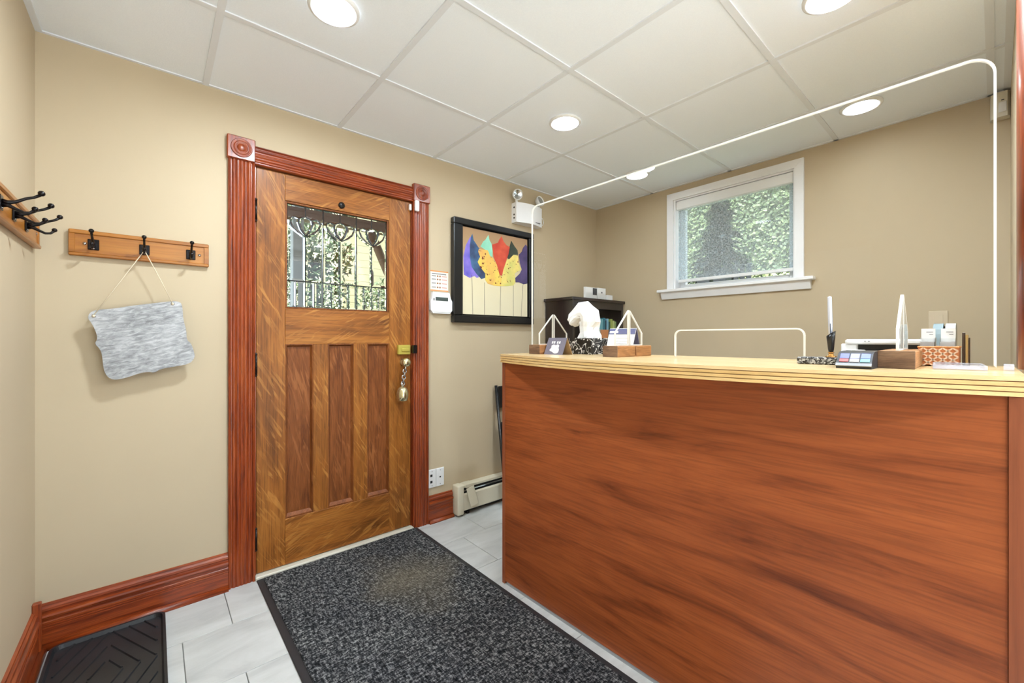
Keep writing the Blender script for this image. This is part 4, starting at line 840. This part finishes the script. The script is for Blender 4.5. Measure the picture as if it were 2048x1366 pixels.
# ------------------------------------------------------------------ window with roller shade
wn = struct('window_1', 'small high white window with moulded casing and sill')
def casing(p0, p1, w_, horizontal):
    pass
cw = .052; A0, A1, B0, B1 = -1.642, -.717, 1.60, 2.358
MB().add([], [])
def mitre(pts): return MB().prism(pts, 'X', XR - .018, XR)
mitre([(A0, B1), (A1, B1), (A1 - cw, B1 - cw), (A0 + cw, B1 - cw)]).build('head_casing', M['whitew'], wn)
mitre([(A0, B0), (A0 + cw, B0), (A0 + cw, B1 - cw - .0006), (A0, B1 - .0006)]).build('side_casing', M['whitew'], wn); mitre([(A1 - cw, B0), (A1, B0), (A1, B1 - .0006), (A1 - cw, B1 - cw - .0006)]).build('side_casing', M['whitew'], wn)
MB().box(XR - .058, XR + .10, -1.700, -.648, 1.578, 1.600, .004).build('sill', M['whitew'], wn)
MB().prism([(XR, 1.578), (XR - .040, 1.578), (XR - .018, 1.525), (XR, 1.525)], 'Y', -1.680, -.672).build('apron', M['whitew'], wn)
for b in ((WY0, WY0 + .012, WZ0, WZ1), (WY1 - .012, WY1, WZ0, WZ1), (WY0 + .012, WY1 - .012, WZ1 - .012, WZ1)): MB().box(XR, XR + .15, b[0], b[1], b[2], b[3]).build('jamb', M['whitew'], wn)
sx0, sx1 = XR + .075, XR + .115
for b in ((WY0 + .012, WY0 + .055, 1.605, 2.296), (WY1 - .055, WY1 - .012, 1.605, 2.296)): MB().box(sx0, sx1, b[0], b[1], b[2], b[3], .004).build('sash_stile', M['whitew'], wn)
for b in ((1.605, 1.640), (2.25, 2.296)): MB().box(sx0, sx1, WY0 + .055, WY1 - .055, b[0], b[1], .004).build('sash_rail', M['whitew'], wn)
MB().box(XR + .093, XR + .097, WY0 + .055, WY1 - .055, 1.64, 2.25).build('pane', M['glassclear'], wn)
s = thing('roller_shade', 'sheer grey screen roller shade pulled almost to the window sill', 'roller shade', (XR + .03, -1.18, 1.66))
MB().box(XR + .006, XR + .062, WY0 + .014, WY1 - .014, 2.225, 2.294, .004).build('cassette', M['white'], s)
MB().box(XR + .034, XR + .035, WY0 + .020, WY1 - .020, 1.672, 2.24).build('fabric', M['shade'], s)
MB().box(XR + .028, XR + .041, WY0 + .018, WY1 - .018, 1.652, 1.676, .003).build('hem_bar', M['white'], s)

# ------------------------------------------------------------------ recessed ceiling lights
def lamp():
    s = thing('ceiling_light', '', 'ceiling light', (0, 0, H))
    MB().lathe([(.072, .002), (.088, .002), (.088, -.004), (.080, -.009), (.072, -.009), (.072, .002)], (0, 0, 0), 'Z', 40, cap=False).build('trim_ring', M['white'], s, off=(0, 0, 0))
    MB().lathe([(.0715, .002), (.071, -.004), (.040, -.005), (.002, -.005)], (0, 0, 0), 'Z', 40).build('lens', M['lens'], s, off=(0, 0, 0))
    return s
LP = [((.846, -.866), 'lit round recessed ceiling light left of the door, nearest the camera'), ((2.078, -.876), 'lit round recessed ceiling light in the middle of the room before the picture'),
      ((3.03, -.722), 'lit small round recessed ceiling light nearest the window by the corner'), ((3.112, -1.980), 'lit round recessed ceiling light seen through the acrylic above the right wall'),
      ((2.14, -2.062), 'lit recessed ceiling light cut off by the top edge above the counter'), ((.846, -3.2), 'added unseen fill lamp in the ceiling at the rear left'), ((2.0, -3.25), 'added unseen fill lamp in the ceiling near the rear window')]  # the two rear lamps are added out of view as fill light
l0 = lamp()
for i, ((x, y_), lab) in enumerate(LP):
    o = l0 if i == 0 else copy_tree(l0); o.location = (x, y_, H); tag(o, lab, 'ceiling light', 'recessed ceiling lights')
    if i in (0, 1, 2, 3):    # one lamp burns brightest, two are dimmed: their lens gets its own data
        for ch in o.children:
            if ch.name.startswith('lens'): ch.data = ch.data.copy(); ch.data.materials[0] = (M['lensmain'], M['lensmid'], M['lensdim'], M['lensdim'])[i]

# picture on the left wall, seen only as a reflection in the acrylic
s = thing('wall_picture', 'pale framed picture on the left wall, reflected in the acrylic sheet', 'picture', (0, -1.63, 1.43))
MB().box(0, .020, -2.03, -1.22, 1.43, 1.85, .004).build('frame', M['pine'], s); MB().box(.020, .022, -1.99, -1.26, 1.47, 1.81).build('print', plain('pale_print_art', (206, 204, 190), .5, noise=.35, nscale=4), s)

# ------------------------------------------------------------------ outdoors
g = MB().box(-20, 30, .15, 40, -.4, -.2).box(XR + .18, 30, YB - .15, .15, -.4, -.2).build('ground', plain('lawn', (96, 116, 66), .9, noise=.3, nscale=3)); tag(g, 'grass outside the building', None, None, 'structure')
g = MB().box(-14, 16, -24, YB - .15, -.4, -.1).build('bounce_ground', plain('pale_bounce_ground', (222, 222, 222), .8, noise=.05)); tag(g, 'added pale ground bouncing sunlight in through the rear window', None, None, 'structure')  # unseen pale ground, added to throw sunlight up onto the ceiling
g = MB().box(-1.5, 4.5, .15, 2.2, -.2, -.02).build('porch_floor', plain('porch_boards', (150, 146, 138), .7)); tag(g, 'grey porch floor outside the door', None, None, 'structure')
brown = plain('brown_porch_paint', (104, 66, 48), .6)
g = MB().box(-1.0, 4.2, .16, 2.1, 2.52, 2.60).build('porch_roof', brown); tag(g, 'brown porch ceiling outside the door', None, None, 'structure')
s = thing('porch_beam', 'brown porch beam seen through the top of the door glass', 'beam', (1.6, 1.62, 2.27)); MB().box(-1.0, 4.2, 1.55, 1.68, 2.27, 2.52).build('beam', brown, s)
MB().tube([(1.98, 1.62, 2.27), (2.06, 1.62, 2.10), (2.22, 1.62, 1.75)], .045, 4).build('brace', brown, s, label='slanting brown brace')
s = thing('porch_post', 'pale grey porch post outside the left of the door glass', 'post', (1.32, 1.62, -.02)); MB().box(1.27, 1.36, 1.57, 1.67, -.02, 2.27, .005).build('post', plain('pale_post', (150, 158, 170), .5), s)
MB().box(1.36, 2.25, 1.60, 1.64, .85, .90).build('rail', plain('post_rail', (200, 200, 200), .5), s)
s = thing('cream_house', 'cream sided house across the street seen through the door glass', 'house', (5.2, 9.5, -.2))
cream = plain('cream_siding', (226, 214, 178), .7)
MB().box(3.85, 8.5, 8.0, 12, -.2, 4.6).build('wall', cream, s)
for i in range(18): MB().box(3.84, 8.5, 7.985, 8.0, 1.2 + i * .18, 1.37 + i * .18).build('siding_board', cream, s)
MB().prism([(7.6, 4.6), (12.4, 4.6), (10, 6.2)], 'X', 3.6, 8.8).build('roof', plain('roof_shingle', (92, 86, 82), .8), s)
s['label'] = 'cream sided house across the street seen through the door glass'
def foliage(n, box, size, shape=None):
    mb = MB(); vs = []; fs = []
    while len(fs) < n:
        p = Vector((random.uniform(*box[0]), random.uniform(*box[1]), random.uniform(*box[2])))
        if shape and not shape(p): continue
        a = Vector((random.gauss(0, 1), random.gauss(0, 1), random.gauss(0, 1))).normalized(); b = a.orthogonal().normalized(); sz = size * random.uniform(.6, 1.3)
        k = len(vs); c_ = a.cross(b)
        vs += [p - a * sz, p + b * sz * .45, p + a * sz, p - b * sz * .45]; fs.append((k, k + 1, k + 2, k + 3))
    return mb.add(vs, fs)
def tree(name, label, c0, rad, n, size, mats, trunk_r=.07):
    s = thing(name, label, 'tree', (c0[0], c0[1], -.2))
    blobs = [(Vector(c0) + Vector((random.uniform(-.6, .6) * rad[0], random.uniform(-.6, .6) * rad[1], random.uniform(-.7, .7) * rad[2])), random.uniform(.3, .5)) for _ in range(14)]
    def inside(p): return any(((p.x - b.x) / rad[0]) ** 2 + ((p.y - b.y) / rad[1]) ** 2 + ((p.z - b.z) / rad[2]) ** 2 < r_ * r_ for b, r_ in blobs)
    fo = foliage(n, [(c0[i] - rad[i], c0[i] + rad[i]) for i in range(3)], size, inside).build('foliage', mats, s); fo['kind'] = 'stuff'
    MB().tube([(c0[0], c0[1], -.2), (c0[0] + .05, c0[1], c0[2])], [trunk_r, trunk_r * .6], 8).build('trunk', plain('bark', (84, 66, 52), .9), s)
    for k in range(4): MB().tube([(c0[0], c0[1], c0[2] - rad[2] * .6), (c0[0] + random.uniform(-.6, .6) * rad[0], c0[1], c0[2] + random.uniform(-.1, .6) * rad[2])], [trunk_r * .5, .012], 6).build('branch', plain('bark_%d' % k, (84, 66, 52), .9), s)
    return s
gl = leafmat('maple_leaf', (46, 64, 42), (96, 120, 78))
tree('leafy_tree', 'leafy green tree seen through the left of the door glass', (2.25, 4.6, 2.45), (.55, .6, 1.0), 2000, .06, gl)
tree('leafy_shrub', 'green shrub seen through the lower right of the door glass', (4.75, 6.9, 1.9), (.9, .6, .9), 1400, .07, gl)
tree('low_bush', 'low green bush beyond the porch under the cream house', (2.9, 6.2, 1.20), (1.2, .4, .75), 2200, .06, leafmat('bush_leaf', (50, 62, 40), (112, 122, 84)))
# behind the window: spruce, ivy wall, terrace things
s = thing('spruce_tree', 'dark blue-green spruce tree outside the window', 'tree', (9.0, 1.22, -.2))
sp = MB(); vs = []; fs = []
for lay in range(34):
    z_ = .9 + lay * .097; r_ = max(.04, (4.25 - z_) * .46)
    for k in range(int(8 + 20 * r_)):
        a = random.uniform(0, 6.283); rr_ = r_ * random.uniform(.55, 1.0) * (1.28 if lay % 5 == 0 else 1.02 - .06 * (lay % 5))
        u = Vector((math.cos(a), math.sin(a), -.32)); w_ = Vector((-math.sin(a), math.cos(a), 0))
        for q in range(7):
            f0 = (q + random.random()) / 7; p = Vector((9.0, 1.22, z_)) + u * rr_ * f0; L = .16 + .14 * (1 - f0)
            d1 = (u * .8 + w_ * random.choice((-1, 1)) * random.uniform(.3, 1) + Vector((0, 0, random.uniform(-.5, .1)))).normalized(); i0 = len(vs); sd_ = d1.cross(Vector((0, 0, 1))).normalized() * .042
            vs += [p - sd_, p + d1 * L, p + sd_ + Vector((0, 0, .012))]; fs.append((i0, i0 + 1, i0 + 2))
fo = sp.add(vs, fs).build('needles', leafmat('spruce_needle', (18, 26, 32), (32, 42, 48)), s); fo['kind'] = 'stuff'
MB().tube([(9, 1.22, -.2), (9, 1.22, 4.2)], [.12, .015], 8).build('trunk', plain('spruce_bark', (62, 50, 42), .9), s)
s = thing('ivy_wall', 'tall pale green ivy-covered wall outside the window', 'wall', (13.1, 2.0, -.2))
MB().box(13.1, 13.3, -4, 9, -.2, 7.5).build('masonry', plain('mossy_stone', (120, 140, 110), .9, noise=.2), s)
iv = MB(); vs = []; fs = []
for k in range(16000):
    p = Vector((13.1 - random.uniform(.0, .16), random.uniform(-.6, 5.2), random.uniform(1.6, 6.0))); a = Vector((random.uniform(-.5, .1), random.gauss(0, 1), random.gauss(0, .7) - .3)).normalized(); b = a.cross(Vector((-1, random.uniform(-.5, .5), random.uniform(-.2, .9)))).normalized(); sz = .062 * random.uniform(.6, 1.3); i0 = len(vs)
    vs += [p - a * sz, p + b * sz * .7, p + a * sz, p - b * sz * .7]; fs.append((i0, i0 + 1, i0 + 2, i0 + 3))
fo = iv.add(vs, fs).build('ivy_leaves', leafmat('ivy_leaf', (96, 112, 80), (150, 162, 116)), s); fo['kind'] = 'stuff'
g = MB().box(6.4, 7.9, -2, 4, -.2, 1.62).build('terrace', plain('terrace_stone', (126, 128, 116), .9, noise=.2)); tag(g, 'raised stone terrace outside the window', None, None, 'structure')
blk_ = plain('charcoal_paint', (34, 38, 44), .5)
s = thing('patio_chair', 'black slat-backed patio chair outside the window', 'chair', (7.1, .03, 1.62))
for y_ in (.125, .035, -.055): MB().box(7.0, 7.03, y_ - .033, y_ + .033, 1.90, 2.32, .01).build('slat', blk_, s)
MB().box(6.98, 7.4, -.10, .18, 1.86, 1.90, .005).build('seat', blk_, s)
for x in (7.0, 7.38):
    for y_ in (-.08, .16): MB().box(x - .015, x + .015, y_ - .015, y_ + .015, 1.62, 1.86).build('leg', blk_, s)
for y_, h, lab in ((.62, 2.20, 'dark square planter outside the window nearest the back wall'), (.36, 2.25, 'dark square planter outside the window beside the patio chair')):
    s = thing('planter', lab, 'planter', (7.1, y_, 1.62)); s['group'] = 'dark planters on the terrace'
    MB().box(7.0, 7.2, y_ - .10, y_ + .10, 1.62, h, .01).build('pot', blk_, s); MB().box(6.99, 7.21, y_ - .11, y_ + .11, h, h + .03, .004).build('rim', blk_, s)
